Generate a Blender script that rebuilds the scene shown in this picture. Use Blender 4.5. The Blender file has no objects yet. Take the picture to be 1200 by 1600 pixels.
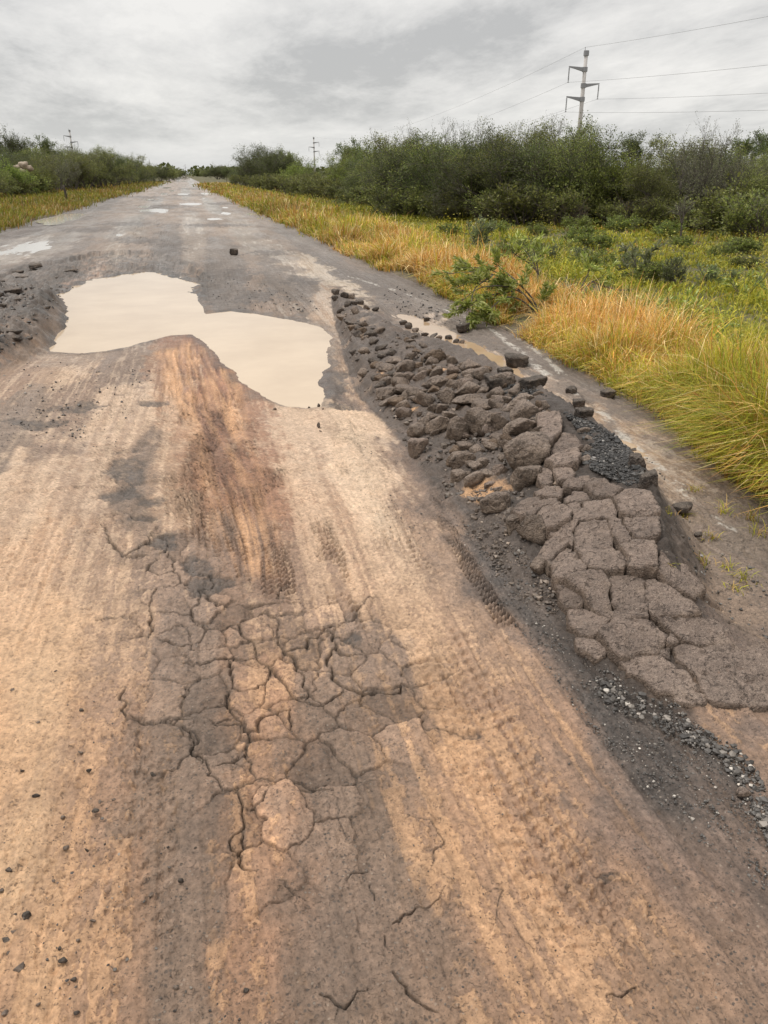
import bpy, math, random
import numpy as np
from mathutils import Vector, Matrix
from mathutils.geometry import delaunay_2d_cdt

SC = bpy.context.scene
COL = SC.collection
random.seed(7)
R_ = np.random.default_rng(11)

# ------------------------------------------------------------------ camera
F_PX = 1200.0
PITCH = math.atan(527.0 / F_PX)
EYE = 1.6
YAW = math.atan((313.0 / F_PX) * math.cos(PITCH))
ca, sa, ct, st = math.cos(YAW), math.sin(YAW), math.cos(PITCH), math.sin(PITCH)
FW = np.array([sa * ct, ca * ct, -st]); RT = np.array([ca, -sa, 0.0]); UP = np.array([sa * st, ca * st, ct])
CAM = np.array([0.0, 0.0, EYE])

cam_d = bpy.data.cameras.new('camera')
cam = bpy.data.objects.new('camera', cam_d); COL.objects.link(cam)
cam_d.sensor_fit = 'VERTICAL'; cam_d.sensor_height = 32.0; cam_d.lens = 24.0
cam_d.clip_start = 0.05; cam_d.clip_end = 20000
cam.matrix_world = Matrix(((RT[0], UP[0], -FW[0], 0), (RT[1], UP[1], -FW[1], 0), (RT[2], UP[2], -FW[2], EYE), (0, 0, 0, 1)))
SC.camera = cam

def ray(px, py):
    u = (np.asarray(px, float) - 600) / F_PX; v = (np.asarray(py, float) - 800) / F_PX
    return FW + u[..., None] * RT - v[..., None] * UP

def W(px, py, z=0.0):
    """the point of the horizontal plane z that the photo shows at px, py"""
    d = ray(px, py); t = (z - EYE) / d[..., 2]
    return np.stack([d[..., 0] * t, d[..., 1] * t], -1)

def WL(pts, z=0.0):
    p = np.asarray(pts, float); return W(p[:, 0], p[:, 1], z)

def Z(pts, ox, oy, k):
    p = np.asarray(pts, float); return np.stack([ox + p[:, 0] * k, oy + p[:, 1] * k], -1)

def project(x, y, z=0.0):
    dx, dy, dz = x, y, z - EYE
    c = dx * FW[0] + dy * FW[1] + dz * FW[2]
    c = np.where(c < 0.05, 0.05, c)
    return 600 + F_PX * (dx * RT[0] + dy * RT[1]) / c, 800 - F_PX * (dx * UP[0] + dy * UP[1] + dz * UP[2]) / c

# ------------------------------------------------------------------ noise
def _h(ix, iy, seed):
    n = (ix * 374761393 + iy * 668265263 + seed * 1274126177) & 0xffffffff
    n = ((n ^ (n >> 13)) * 1274126177) & 0xffffffff
    return ((n ^ (n >> 16)) & 0xffff).astype(np.float32) / 65535.0

def vn(x, y, seed=0):
    """value noise in -1..1"""
    x = np.asarray(x, np.float64); y = np.asarray(y, np.float64)
    fx = np.floor(x); fy = np.floor(y)
    ix = fx.astype(np.int64); iy = fy.astype(np.int64)
    tx = (x - fx).astype(np.float32); ty = (y - fy).astype(np.float32)
    tx = tx * tx * (3 - 2 * tx); ty = ty * ty * (3 - 2 * ty)
    a = _h(ix, iy, seed); b = _h(ix + 1, iy, seed); c = _h(ix, iy + 1, seed); d = _h(ix + 1, iy + 1, seed)
    return ((a + (b - a) * tx) * (1 - ty) + (c + (d - c) * tx) * ty) * 2 - 1

def fbm(x, y, oct=4, seed=0, gain=0.55, lac=2.03):
    s = 0.0; a = 1.0; t = 0.0
    for k in range(oct):
        s = s + a * vn(x + 17.3 * k, y - 9.1 * k, seed + 31 * k); t += a; a *= gain; x = x * lac; y = y * lac
    return s / t

def sstep(a, b, x):
    t = np.clip((x - a) / (b - a), 0, 1); return t * t * (3 - 2 * t)

# ------------------------------------------------------------------ 2-d distances
def pdist(X, Y, P):
    """distance to an open polyline, arc length of the nearest point, side (+ left)"""
    P = np.asarray(P, float)
    best = np.full(X.shape, 1e9); S = np.zeros(X.shape); T = np.zeros(X.shape)
    s0 = 0.0
    for (ax, ay), (bx, by) in zip(P[:-1], P[1:]):
        dx, dy = bx - ax, by - ay; L2 = dx * dx + dy * dy + 1e-12; L = math.sqrt(L2)
        t = np.clip(((X - ax) * dx + (Y - ay) * dy) / L2, 0, 1)
        ex = X - ax - t * dx; ey = Y - ay - t * dy
        d = ex * ex + ey * ey
        m = d < best
        best = np.where(m, d, best); S = np.where(m, s0 + t * L, S)
        T = np.where(m, (dx * (Y - ay) - dy * (X - ax)), T)
        s0 += L
    return np.sqrt(best), S, np.sign(T)

def inpoly(X, Y, P):
    P = np.asarray(P, float); c = np.zeros(X.shape, bool); n = len(P)
    for i in range(n):
        x1, y1 = P[i]; x2, y2 = P[i - 1]
        if y1 == y2: continue
        c ^= ((y1 > Y) != (y2 > Y)) & (X < (x2 - x1) * (Y - y1) / (y2 - y1) + x1)
    return c

def sdpoly(X, Y, P):
    """signed distance, negative inside"""
    d, _, _ = pdist(X, Y, np.vstack([P, P[:1]]))
    return np.where(inpoly(X, Y, P), -d, d)

def near(X, Y, P, r):
    P = np.asarray(P)
    return np.nonzero((X > P[:, 0].min() - r) & (X < P[:, 0].max() + r) & (Y > P[:, 1].min() - r) & (Y < P[:, 1].max() + r))[0]

def resample(P, step):
    P = np.asarray(P, float); out = [P[0]]
    for a, b in zip(P[:-1], P[1:]):
        n = max(1, int(np.linalg.norm(b - a) / step))
        for k in range(1, n + 1): out.append(a + (b - a) * k / n)
    return np.array(out)

def smooth_line(P, step):
    Q = resample(P, step); n = len(Q)
    for _ in range(6):
        Q[1:-1] = 0.25 * Q[:-2] + 0.5 * Q[1:-1] + 0.25 * Q[2:]
    return Q

# ------------------------------------------------------------------ meshes
def mesh_np(name, V, polys=None, quads=None, tris=None, smooth=True, attrs=None, col=None):
    me = bpy.data.meshes.new(name)
    V = np.ascontiguousarray(V, np.float32)
    if polys is not None:
        me.from_pydata(V.tolist(), [], polys)
    else:
        q = np.zeros((0, 4), np.int32) if quads is None else np.asarray(quads, np.int32)
        t = np.zeros((0, 3), np.int32) if tris is None else np.asarray(tris, np.int32)
        me.vertices.add(len(V)); me.vertices.foreach_set('co', V.ravel())
        nl = q.size + t.size
        me.loops.add(nl); me.loops.foreach_set('vertex_index', np.concatenate([q.ravel(), t.ravel()]).astype(np.int32))
        me.polygons.add(len(q) + len(t))
        ls = np.concatenate([np.arange(len(q)) * 4, q.size + np.arange(len(t)) * 3]).astype(np.int32)
        me.polygons.foreach_set('loop_start', ls)
        me.update(calc_edges=True)
    me.polygons.foreach_set('use_smooth', np.full(len(me.polygons), bool(smooth)))
    if col is not None:
        a = me.color_attributes.new('col', 'FLOAT_COLOR', 'POINT')
        c = np.ones((len(V), 4), np.float32); c[:, :3] = col
        a.data.foreach_set('color', c.ravel())
    for k, v in (attrs or {}).items():
        a = me.attributes.new(k, 'FLOAT', 'POINT'); a.data.foreach_set('value', np.ascontiguousarray(v, np.float32))
    me.validate(verbose=False)
    return me

def link(name, me, mat=None, parent=None, loc=None):
    o = bpy.data.objects.new(name, me); COL.objects.link(o)
    if mat is not None and me is not None and not me.materials: me.materials.append(mat)
    if parent is not None: o.parent = parent
    if loc is not None: o.location = loc
    return o

def tag(o, label, cat, group=None):
    o['label'] = label; o['category'] = cat
    if group: o['group'] = group
    return o

def structure(o): o['kind'] = 'structure'; return o
def stuff(o, label, cat): o['kind'] = 'stuff'; o['label'] = label; o['category'] = cat; return o

def empty(name, loc, rz=0.0, s=1.0):
    o = bpy.data.objects.new(name, None); COL.objects.link(o)
    o.location = loc; o.rotation_euler = (0, 0, rz); o.scale = (s, s, s); o.empty_display_size = 0.1
    return o

def copy_tree(src, parent=None):
    c = src.copy(); COL.objects.link(c)
    if parent is not None: c.parent = parent
    for ch in src.children: copy_tree(ch, c)
    return c

def tube(path, radii, n=6, cap=True):
    """verts, quads, tris of a tapered tube along a path"""
    path = np.asarray(path, float); m = len(path)
    tang = np.gradient(path, axis=0); tang /= np.linalg.norm(tang, axis=1)[:, None] + 1e-9
    up = np.array([0, 0, 1.0]) if abs(tang[0][2]) < 0.9 else np.array([1.0, 0, 0])
    V = []
    for p, t, r in zip(path, tang, radii):
        a = np.cross(up, t); a /= np.linalg.norm(a) + 1e-9; b = np.cross(t, a)
        up = b
        for k in range(n):
            f = 2 * math.pi * k / n
            V.append(p + r * (math.cos(f) * a + math.sin(f) * b))
    Q = [(i * n + k, i * n + (k + 1) % n, (i + 1) * n + (k + 1) % n, (i + 1) * n + k) for i in range(m - 1) for k in range(n)]
    T = []
    if cap:
        V.append(path[0]); V.append(path[-1]); c0, c1 = len(V) - 2, len(V) - 1
        T += [(c0, (k + 1) % n, k) for k in range(n)]
        T += [(c1, (m - 1) * n + k, (m - 1) * n + (k + 1) % n) for k in range(n)]
    return np.array(V), Q, T

class MB:
    """collects pieces of one mesh"""
    def __init__(s): s.V = []; s.Q = []; s.T = []; s.n = 0; s.C = []
    def add(s, V, Q=(), T=(), c=None):
        V = np.asarray(V, float)
        if len(Q): s.Q.append(np.asarray(Q) + s.n)
        if len(T): s.T.append(np.asarray(T) + s.n)
        s.V.append(V); s.n += len(V)
        if c is not None: s.C.append(np.broadcast_to(np.asarray(c, float), (len(V), 3)))
    def tube(s, path, radii, n=6, c=None):
        V, Q, T = tube(path, radii, n); s.add(V, Q, T, c)
    def box(s, lo, hi, c=None):
        x0, y0, z0 = lo; x1, y1, z1 = hi
        V = [(x0,y0,z0),(x1,y0,z0),(x1,y1,z0),(x0,y1,z0),(x0,y0,z1),(x1,y0,z1),(x1,y1,z1),(x0,y1,z1)]
        s.add(V, [(0,3,2,1),(4,5,6,7),(0,1,5,4),(1,2,6,5),(2,3,7,6),(3,0,4,7)], (), c)
    def mesh(s, name, smooth=True, attrs=None):
        return mesh_np(name, np.vstack(s.V), None, np.vstack(s.Q) if s.Q else None, np.vstack(s.T) if s.T else None, smooth, attrs, np.vstack(s.C) if s.C else None)

def srgb(r, g, b):
    c = np.array([r, g, b], float) / 255.0
    return np.where(c <= 0.04045, c / 12.92, ((c + 0.055) / 1.055) ** 2.4)

# ------------------------------------------------------------------ materials
class N:
    def __init__(s, name):
        s.m = bpy.data.materials.new(name); s.m.use_nodes = True
        s.nt = s.m.node_tree; s.nt.nodes.clear()
        s.out = s.nt.nodes.new('ShaderNodeOutputMaterial'); s.b = s.nt.nodes.new('ShaderNodeBsdfPrincipled')
        s.nt.links.new(s.b.outputs[0], s.out.inputs[0])
        s.co = s.nt.nodes.new('ShaderNodeTexCoord').outputs['Object']
    def put(s, sock, v):
        if v is None: return
        if isinstance(v, bpy.types.NodeSocket): s.nt.links.new(v, sock)
        elif isinstance(v, (tuple, list, np.ndarray)) and len(v) == 3 and sock.type == 'RGBA': sock.default_value = (*[float(q) for q in v], 1)
        else: sock.default_value = v
    def node(s, t, **kw):
        n = s.nt.nodes.new(t)
        for k, v in kw.items(): setattr(n, k, v)
        return n
    def noise(s, scale, detail=3, rough=0.6, vec=None, dist=0.0):
        n = s.node('ShaderNodeTexNoise'); s.put(n.inputs['Vector'], vec or s.co)
        n.inputs['Scale'].default_value = scale; n.inputs['Detail'].default_value = detail; n.inputs['Roughness'].default_value = rough
        n.inputs['Distortion'].default_value = dist
        return n.outputs['Fac']
    def voro(s, scale, feature='F1', vec=None, rand=1.0):
        n = s.node('ShaderNodeTexVoronoi', feature=feature); s.put(n.inputs['Vector'], vec or s.co)
        n.inputs['Scale'].default_value = scale; n.inputs['Randomness'].default_value = rand
        return n
    def math(s, op, a, b=None, c=None, clamp=False):
        n = s.node('ShaderNodeMath', operation=op, use_clamp=clamp)
        for i, v in enumerate((a, b, c)): s.put(n.inputs[i], v)
        return n.outputs[0]
    def mr(s, v, a, b, c=0.0, d=1.0):
        n = s.node('ShaderNodeMapRange'); s.put(n.inputs[0], v)
        for i, q in enumerate((a, b, c, d)): s.put(n.inputs[i + 1], q)
        return n.outputs[0]
    def mix(s, f, a, b, blend='MIX'):
        n = s.node('ShaderNodeMix', data_type='RGBA', blend_type=blend); s.put(n.inputs[0], f); s.put(n.inputs[6], a); s.put(n.inputs[7], b)
        return n.outputs[2]
    def attr(s, name): return s.node('ShaderNodeAttribute', attribute_name=name)
    def bump(s, h, strength=0.5, dist=0.01, normal=None):
        n = s.node('ShaderNodeBump'); s.put(n.inputs['Height'], h); n.inputs['Strength'].default_value = strength; n.inputs['Distance'].default_value = dist
        if normal is not None: s.put(n.inputs['Normal'], normal)
        return n.outputs[0]
    def set(s, **kw):
        for k, v in kw.items(): s.put(s.b.inputs[k.replace('_', ' ')], v)
        return s.m

def vec3f(n, v, k):
    m = n.node('ShaderNodeMapping'); n.put(m.inputs[0], v); m.inputs['Scale'].default_value = k; return m.outputs[0]
# ------------------------------------------------------------------ features of the road, traced on the photo and laid on the ground
ZW = -0.085                                                   # level of the water in the big pothole
PUD = WL(Z([(180,220),(230,195),(300,175),(380,157),(440,152),(500,155),(560,170),(600,180),(618,188),(600,205),(612,230),(635,262),(640,282),(720,272),(800,282),(880,295),(960,310),(1005,325),(1035,355),(1025,400),(1030,440),(1005,465),(1000,500),(1010,540),(1005,570),(960,575),(900,572),(850,555),(800,520),(750,490),(740,465),(700,440),(670,400),(640,375),(610,350),(600,345),(530,348),(480,360),(440,372),(400,385),(330,398),(250,405),(150,400),(140,380),(165,320),(185,270),(190,235)], 0, 350, .5), ZW)
crest_px = [(526,462,.05),(560,478,.12),(640,520,.17),(735,545,.23),(800,585,.27),(860,615,.29),(920,650,.30),(985,705,.30),(1022,770,.28),(1040,850,.24),(1075,920,.15),(1130,975,.07),(1210,1010,.03),(1400,1060,.0)]
CREST = np.array([W(np.array(a), np.array(b), h) for a, b, h in crest_px]).reshape(-1, 2)
CREST_H = np.array([h for _, _, h in crest_px])
FOOT = WL([(514,468),(526,520),(545,590),(585,650),(635,715),(690,790),(760,870),(830,960),(900,1020),(985,1070),(1085,1112),(1200,1122),(1400,1150)])
RIDGE = np.vstack([CREST, FOOT[::-1]])
cs = np.concatenate([[0], np.cumsum(np.linalg.norm(np.diff(CREST, axis=0), axis=1))])
BANK = WL([(-420,478),(-60,462),(0,452),(50,440),(94,462),(92,488),(66,515),(28,545),(-60,590),(-300,660)], .07)
BANKHOLE = WL([(-80,428),(0,432),(50,412),(93,408),(150,394),(240,392),(300,415),(330,440),(290,470),(150,470),(95,470),(40,470),(-60,470)], -.02)
DITCH = WL([(610,488),(640,492),(668,500),(700,512),(725,527),(765,545),(790,560),(812,575),(832,592),(826,604),(800,598),(770,575),(740,555),(700,535),(660,520),(630,505)], -.03)
DITCH2 = WL([(935,676),(960,676),(990,690),(1012,704),(1030,716),(1000,716),(965,700)], -.03)
FAR_PUDS = [(300,318,14,1.3),(228,311,9,1),(285,303,9,1),(322,302,8,1),(262,293,8,.9),(310,287,9,.6),(290,283,7,.5),(335,341,10,1.2),(70,372,14,1.5),(99,339,24,4.5),(85,347,10,2),(46,385,36,9),(242,327,24,3),(226,322,10,1.6),(185,365,7,1.6),(257,302,8,1.4),(270,297.5,7,1.4),(355,332,13,2),(350,323,9,1.4),(375,322,8,1.8),(393,333,10,2.2),(404,340,6,2),(354,305,6,1.6),(315,294.5,10,1.1),(292,290,8,.9),(345,299,6,1.2),(268,288.5,8,.8),(300,286,8,.6),(240,312,12,1.2),(318,309,11,1.1)]

def xr_edge(y):
    return np.interp(y, [0, 2.4, 4, 6, 9, 15, 40, 80], [2.85, 2.85, 2.95, 3.25, 3.4, 3.4, 3.35, 3.3])
def xl_edge(y):
    return np.interp(y, [0, 10, 20, 35, 60, 100], [-6.6, -6.4, -5.9, -5.7, -5.4, -5.0])

def ridge_h(X, Y):
    """height of the pushed-up asphalt and rubble on the right, and a 0..1 mask"""
    H = np.zeros(X.shape); M = np.zeros(X.shape)
    i = near(X, Y, RIDGE, .6)
    x, y = X[i], Y[i]
    dc, s, _ = pdist(x, y, CREST); df, _, _ = pdist(x, y, FOOT)
    hc = np.interp(s, cs, CREST_H)
    ins = inpoly(x, y, RIDGE)
    t = dc / (dc + df + 1e-6)
    hl = hc * (1 - t) ** 0.85
    wr = .13 + .5 * hc
    hr = hc * np.clip(1 - dc / wr, 0, 1) ** 1.15
    H[i] = np.where(ins, hl, hr)
    M[i] = np.where(ins, sstep(0, .07, df), np.clip(1 - dc / wr, 0, 1))
    return H, M

def macro(X, Y):
    """the large shape of the road surface"""
    X = np.asarray(X, float); Y = np.asarray(Y, float); sh = X.shape; X = X.ravel(); Y = Y.ravel()
    H = .012 * fbm(X * .7, Y * .5, 3, 3) + .028 * fbm(X * .35, Y * .22, 2, 8) * sstep(9, 20, Y)
    rh, _ = ridge_h(X, Y)
    H = H * (1 - .8 * sstep(0, .03, rh)) + rh
    i = near(X, Y, PUD, 1.6); x, y = X[i], Y[i]
    sd = sdpoly(x + .035 * fbm(x * 5, y * 5, 3, 5), y + .05 * fbm(x * 4, y * 4, 3, 6), PUD)
    out = ZW * (1 - sstep(0, 1.3, sd)) ; inn = ZW - .12 * sstep(0, .35, -sd) - .004
    w = 1 - sstep(.8, 1.5, sd)
    k = 1 - sstep(.02, .05, rh[i])
    hb = np.where(sd > 0, out + .012 * sstep(0, .1, sd) , inn)
    H[i] = H[i] * (1 - w * k * .85) + hb * np.where(sd > 0, k, 1)
    # the broken bank to the left of the water
    i = near(X, Y, BANK, .7); x, y = X[i], Y[i]
    sd = sdpoly(x + .06 * fbm(x * 4, y * 4, 3, 15), y + .08 * fbm(x * 4, y * 4, 3, 16), BANK)
    H[i] += .23 * sstep(.16, -.2, sd) * (1 + .5 * fbm(x * 4, y * 4, 4, 19))
    i = near(X, Y, BANKHOLE, .7); x, y = X[i], Y[i]
    sd = sdpoly(x + .1 * fbm(x * 2, y * 2, 3, 25), y + .15 * fbm(x * 2, y * 2, 3, 26), BANKHOLE)
    q = sstep(.1, -.15, sd)
    q2 = sstep(.03, -.05, sd); H[i] += -.075 * q2 * sstep(.1, .6, sdpoly(x, y, PUD)) + .05 * q * fbm(x * 5, y * 4, 4, 27)
    for D in (DITCH, DITCH2):
        i = near(X, Y, D, .5); x, y = X[i], Y[i]
        sd = sdpoly(x + .04 * fbm(x * 6, y * 6, 2, 35), y + .05 * fbm(x * 6, y * 6, 2, 36), D)
        w = 1 - sstep(0, .35, sd)
        H[i] = H[i] * (1 - w) + (-.03 - .03 * sstep(0, .12, -sd)) * w
    for n, (px, py, rx, ry) in enumerate(FAR_PUDS):
        c = W(np.array(px), np.array(py)); ex = abs(W(np.array(px + rx * 1.15), np.array(py))[0] - c[0]); ey = abs(W(np.array(px), np.array(py - ry * 1.35))[1] - c[1])
        i = np.nonzero((abs(X - c[0]) < 3 * ex) & (abs(Y - c[1]) < 3 * ey))[0]; x, y = X[i], Y[i]
        e = np.hypot((x - c[0]) / ex, (y - c[1]) / ey) + .55 * fbm(x / ex * 1.5, y / ey * 1.5, 4, 40 + n)
        w = 1 - sstep(1.0, 2.2, e)
        H[i] = H[i] * (1 - w) + (-.028 + .03 * (e - 1)) * w * (e < 2.5)
    return H.reshape(sh)

GX0, GY0, GS, GNX, GNY = -9.0, .8, .02, 700, 760
_gx, _gy = np.meshgrid(GX0 + GS * np.arange(GNX), GY0 + GS * np.arange(GNY))
_G = macro(_gx, _gy)
def macrof(X, Y):
    """macro() read off a 2 cm raster where there is one"""
    X = np.asarray(X, float); Y = np.asarray(Y, float)
    fx = (X - GX0) / GS; fy = (Y - GY0) / GS
    ok = (fx > 0) & (fx < GNX - 2) & (fy > 0) & (fy < GNY - 2)
    fx = np.clip(fx, 0, GNX - 2.001); fy = np.clip(fy, 0, GNY - 2.001); ix = fx.astype(int); iy = fy.astype(int); tx = fx - ix; ty = fy - iy
    Hh = (_G[iy, ix] * (1 - tx) + _G[iy, ix + 1] * tx) * (1 - ty) + (_G[iy + 1, ix] * (1 - tx) + _G[iy + 1, ix + 1] * tx) * ty
    return np.where(ok, Hh, 0.0)

def surf(px, py, lift=0.0):
    """walk along the photo's ray to the shaped road surface (+ lift)"""
    px = np.atleast_1d(np.asarray(px, float)); py = np.atleast_1d(np.asarray(py, float)); d = ray(px, py)
    lo = (.5 - EYE) / d[:, 2]; hi = (-.25 - EYE) / d[:, 2]
    P = None
    ts = np.linspace(0, 1, 60)
    tt = lo[:, None] + (hi - lo)[:, None] * ts
    X = d[:, 0:1] * tt; Y = d[:, 1:2] * tt; Zr = EYE + d[:, 2:3] * tt
    under = Zr < macrof(X, Y) + lift
    k = np.argmax(under, axis=1); k = np.where(under.any(1), np.maximum(k, 1), 59)
    a = tt[np.arange(len(k)), k - 1]; b = tt[np.arange(len(k)), k]
    for _ in range(12):
        m = .5 * (a + b); u = (EYE + d[:, 2] * m) < macrof(d[:, 0] * m, d[:, 1] * m) + lift
        b = np.where(u, m, b); a = np.where(u, a, m)
    return np.stack([d[:, 0] * b, d[:, 1] * b, EYE + d[:, 2] * b], -1)

# cracks: (points, width in metres, depth)
def z6(p): return Z(p, 100, 700, .5)
def z7(p): return Z(p, 0, 1100, .5)
def z8(p): return Z(p, 600, 1100, .5)
CR = [(z6(p), w) for p, w in [
 ([(115,235),(125,240),(150,310),(190,335),(240,310),(290,255),(280,235)], .012), ([(190,335),(250,338),(320,325),(325,280),(300,270),(350,268),(375,270)], .010),
 ([(320,325),(350,350),(340,390),(310,400),(270,380),(295,335)], .011), ([(340,390),(360,430),(290,440),(275,480),(275,520),(265,590),(230,610)], .010),
 ([(275,520),(330,525),(400,518),(410,490),(430,440),(470,420),(460,390),(380,375)], .010), ([(400,518),(425,545),(440,570),(425,605),(360,615),(310,608),(265,590)], .010),
 ([(440,570),(490,565),(520,550),(560,580),(590,620),(595,660),(540,665),(510,655),(430,680),(350,670)], .009), ([(520,550),(550,555),(560,580)], .012), ([(590,610),(640,600),(670,590),(665,530),(620,518),(560,530),(545,555)], .010),
 ([(670,590),(690,640),(720,660),(720,700),(755,750),(755,800)], .010), ([(595,660),(640,690),(645,735),(590,775),(520,765),(515,700),(510,655)], .009),
 ([(640,690),(700,760),(740,795),(810,805),(850,795),(870,760)], .013), ([(690,640),(760,630),(765,600),(830,575),(850,590),(840,640),(880,655),(960,650)], .013),
 ([(830,690),(850,740),(890,765),(960,765),(1050,760),(1055,730)], .010), ([(840,640),(820,670),(830,690)], .012), ([(520,765),(520,810),(530,850),(480,865),(430,830)], .008), ([(530,850),(570,890),(610,890),(630,840),(700,830),(710,810)], .008),
 ([(700,830),(705,880)], .007), ([(190,745),(185,820),(220,855),(280,860),(350,845),(430,850)], .006), ([(370,865),(400,880),(400,940),(440,980),(430,1000)], .010),
 ([(540,490),(600,495),(680,490),(755,490)], .009), ([(660,525),(720,528),(780,520)], .009), ([(740,580),(800,578),(850,560)], .012), ([(1015,590),(1030,620),(1060,632),(1090,640)], .007), ([(415,720),(395,770),(360,790)], .007),
 ([(430,440),(480,495),(540,492)], .011), ([(230,520),(160,530),(90,540)], .005), ([(480,1000),(575,960),(580,890)], .006), ([(700,430),(660,470),(740,480)], .008), ([(840,560),(900,540),(940,470),(1010,470)], .005)]]
CR += [(z7(p), w * .62) for p, w in [
 ([(385,20),(400,45),(440,55),(480,65),(540,45),(620,45),(600,75),(580,65)], .006), ([(575,65),(605,90),(605,150),(640,190),(645,230),(700,265),(740,270),(800,240),(860,245),(950,245),(1000,270),(1035,285),(1042,250),(1020,215)], .009),
 ([(740,270),(745,330),(760,380),(730,410),(730,450),(745,490),(780,520),(810,525)], .012), ([(800,240),(780,180),(775,110),(760,80),(710,65),(640,65)], .006), ([(760,380),(750,430),(770,450),(745,490)], .009), ([(745,330),(790,330),(830,280),(870,250)], .008),
 ([(1040,250),(1100,245),(1200,240)], .004), ([(1000,910),(1030,925),(1050,940),(1080,960),(1110,930),(1130,922),(1150,900),(1150,880)], .007), ([(1050,940),(1055,1010)], .006), ([(1080,555),(1130,520),(1160,470)], .006), ([(1040,285),(1060,340),(1100,440)], .003), ([(1155,560),(1165,610)], .005), ([(870,560),(920,590),(960,610)], .005)]]
CR += [(z8(p), w * .5) for p, w in [
 ([(100,80),(150,85),(200,88),(270,85)], .006), ([(20,680),(70,665),(130,635),(180,620),(185,590)], .010), ([(0,720),(15,770)], .012), ([(30,835),(48,868),(70,880),(85,905),(110,920),(140,948),(170,960)], .011), ([(60,335),(110,360),(150,375),(180,430),(170,470),(140,520)], .006),
 ([(700,915),(750,910),(790,885)], .008), ([(410,700),(450,745),(470,765)], .006), ([(180,530),(220,565)], .006), ([(320,590),(360,580),(340,640),(370,690)], .004), ([(500,270),(540,300)], .003)]]
# the continuing cracks of the right-hand slab and its shoulder
CR += [(np.array(p, float), w) for p, w in [([(1098,955),(1130,985),(1165,1000),(1200,1003)], .006), ([(1035,890),(1075,905),(1100,945)], .008), ([(800,395),(820,420)], .004), ([(640,560),(620,590)], .01), ([(690,505),(715,500),(740,503),(772,508)], .014), ([(735,520),(760,522),(800,520)], .012), ([(755,540),(790,542),(835,548)], .012), ([(775,555),(800,565),(840,575)], .01), ([(860,600),(885,598),(900,612),(930,640)], .01), ([(1060,760),(1090,775),(1130,770),(1160,790)], .007), ([(1080,850),(1110,835),(1150,850),(1190,840)], .006), ([(1120,930),(1150,915),(1195,930)], .005), ([(1060,800),(1075,830),(1110,835)], .006)]]

# tyre tracks: (pixel points, tread width, lug depth, lug pitch, groove)
TR = [([(262,560),(268,640),(283,740),(300,830)], .20, .008, .045, .004), ([(300,535),(303,640),(322,760),(345,880)], .20, .010, .045, .006), ([(378,606),(345,650),(315,700),(300,770),(305,860)], .17, .012, .05, .008),
      ([(345,545),(352,600),(335,660),(312,720)], .16, .010, .05, .006), ([(383,640),(375,740),(396,850),(412,930)], .19, .012, .04, .004), ([(425,700),(426,780),(432,880),(440,965)], .13, .014, .042, 0), ([(500,800),(520,880),(545,980),(556,1015)], .11, .011, .05, 0),
      ([(205,560),(190,640),(165,760),(120,900)], .2, .005, .05, .003), ([(560,650),(590,760),(640,900),(720,1060),(800,1230),(900,1420),(1000,1600)], .22, .004, .05, .003), ([(665,720),(700,830),(760,930),(830,1020)], .07, .014, .035, 0),
      ([(880,1060),(930,1150),(985,1220)], .09, .004, .05, .008), ([(530,640),(548,720),(565,800)], .18, .005, .05, .004), ([(240,1060),(225,1300),(210,1600)], .16, .003, .06, .002), ([(520,470),(532,540),(556,640)], .2, .007, .05, .004),
      ([(235,385),(215,365),(225,340)], .3, .008, .07, .005), ([(262,388),(255,360),(250,340)], .3, .008, .07, .005), ([(470,420),(420,370),(380,330)], .3, .006, .07, .004), ([(500,430),(450,370),(400,330)], .3, .006, .07, .004)]

# colour of the ground's own materials, as read off the photo (px, py, r, g, b)
SMP = []
def row(y, *a):
    for x, r, g, b in a: SMP.append((x, y, r, g, b))
row(1660,(20,190,145,105),(300,128,104,82),(520,105,88,72),(800,165,128,95),(1100,140,112,86),(1300,120,96,78))
row(1580,(-60,192,147,106),(20,190,145,105),(150,165,125,92),(300,130,105,82),(420,160,120,85),(520,105,88,72),(650,150,120,90),(800,165,128,95),(950,150,118,90),(1100,140,112,86),(1190,122,98,80))
row(1450,(20,195,150,108),(120,160,125,92),(300,120,98,78),(440,172,127,90),(520,105,88,74),(640,115,96,80),(720,170,132,98),(850,175,138,104),(1000,165,130,97),(1150,120,97,80))
row(1300,(20,195,152,112),(120,165,128,96),(250,140,115,92),(320,120,100,84),(440,190,145,105),(500,120,100,84),(600,130,108,88),(700,180,142,106),(820,180,142,108),(950,160,126,98),(1050,122,98,84),(1180,108,88,76))
row(1150,(30,200,158,118),(150,170,135,105),(260,145,120,98),(350,115,98,84),(430,195,150,112),(500,125,105,88),(620,145,118,95),(750,190,152,115),(850,165,130,102),(930,92,78,70),(1050,80,68,62),(1150,165,135,110))
row(1000,(40,205,168,130),(150,170,140,112),(280,130,110,94),(400,150,120,95),(460,150,122,98),(560,135,113,95),(680,180,148,116),(770,185,152,120),(835,118,97,84),(910,88,75,67),(1000,92,78,70))
row(880,(50,200,165,130),(150,175,146,118),(260,150,125,104),(330,140,112,90),(400,138,102,76),(480,160,130,105),(580,190,158,128),(680,182,152,124),(730,120,100,86),(790,85,72,65))
row(760,(50,195,168,140),(150,180,152,125),(210,120,104,90),(260,185,155,125),(330,165,118,82),(370,148,98,66),(430,165,118,84),(500,190,158,128),(580,212,184,154),(650,150,125,105),(690,90,76,68))
row(660,(40,135,118,102),(100,150,128,110),(200,185,160,135),(280,182,142,108),(335,155,105,72),(400,172,128,96),(470,190,165,140),(560,205,180,152),(615,110,92,82))
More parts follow.
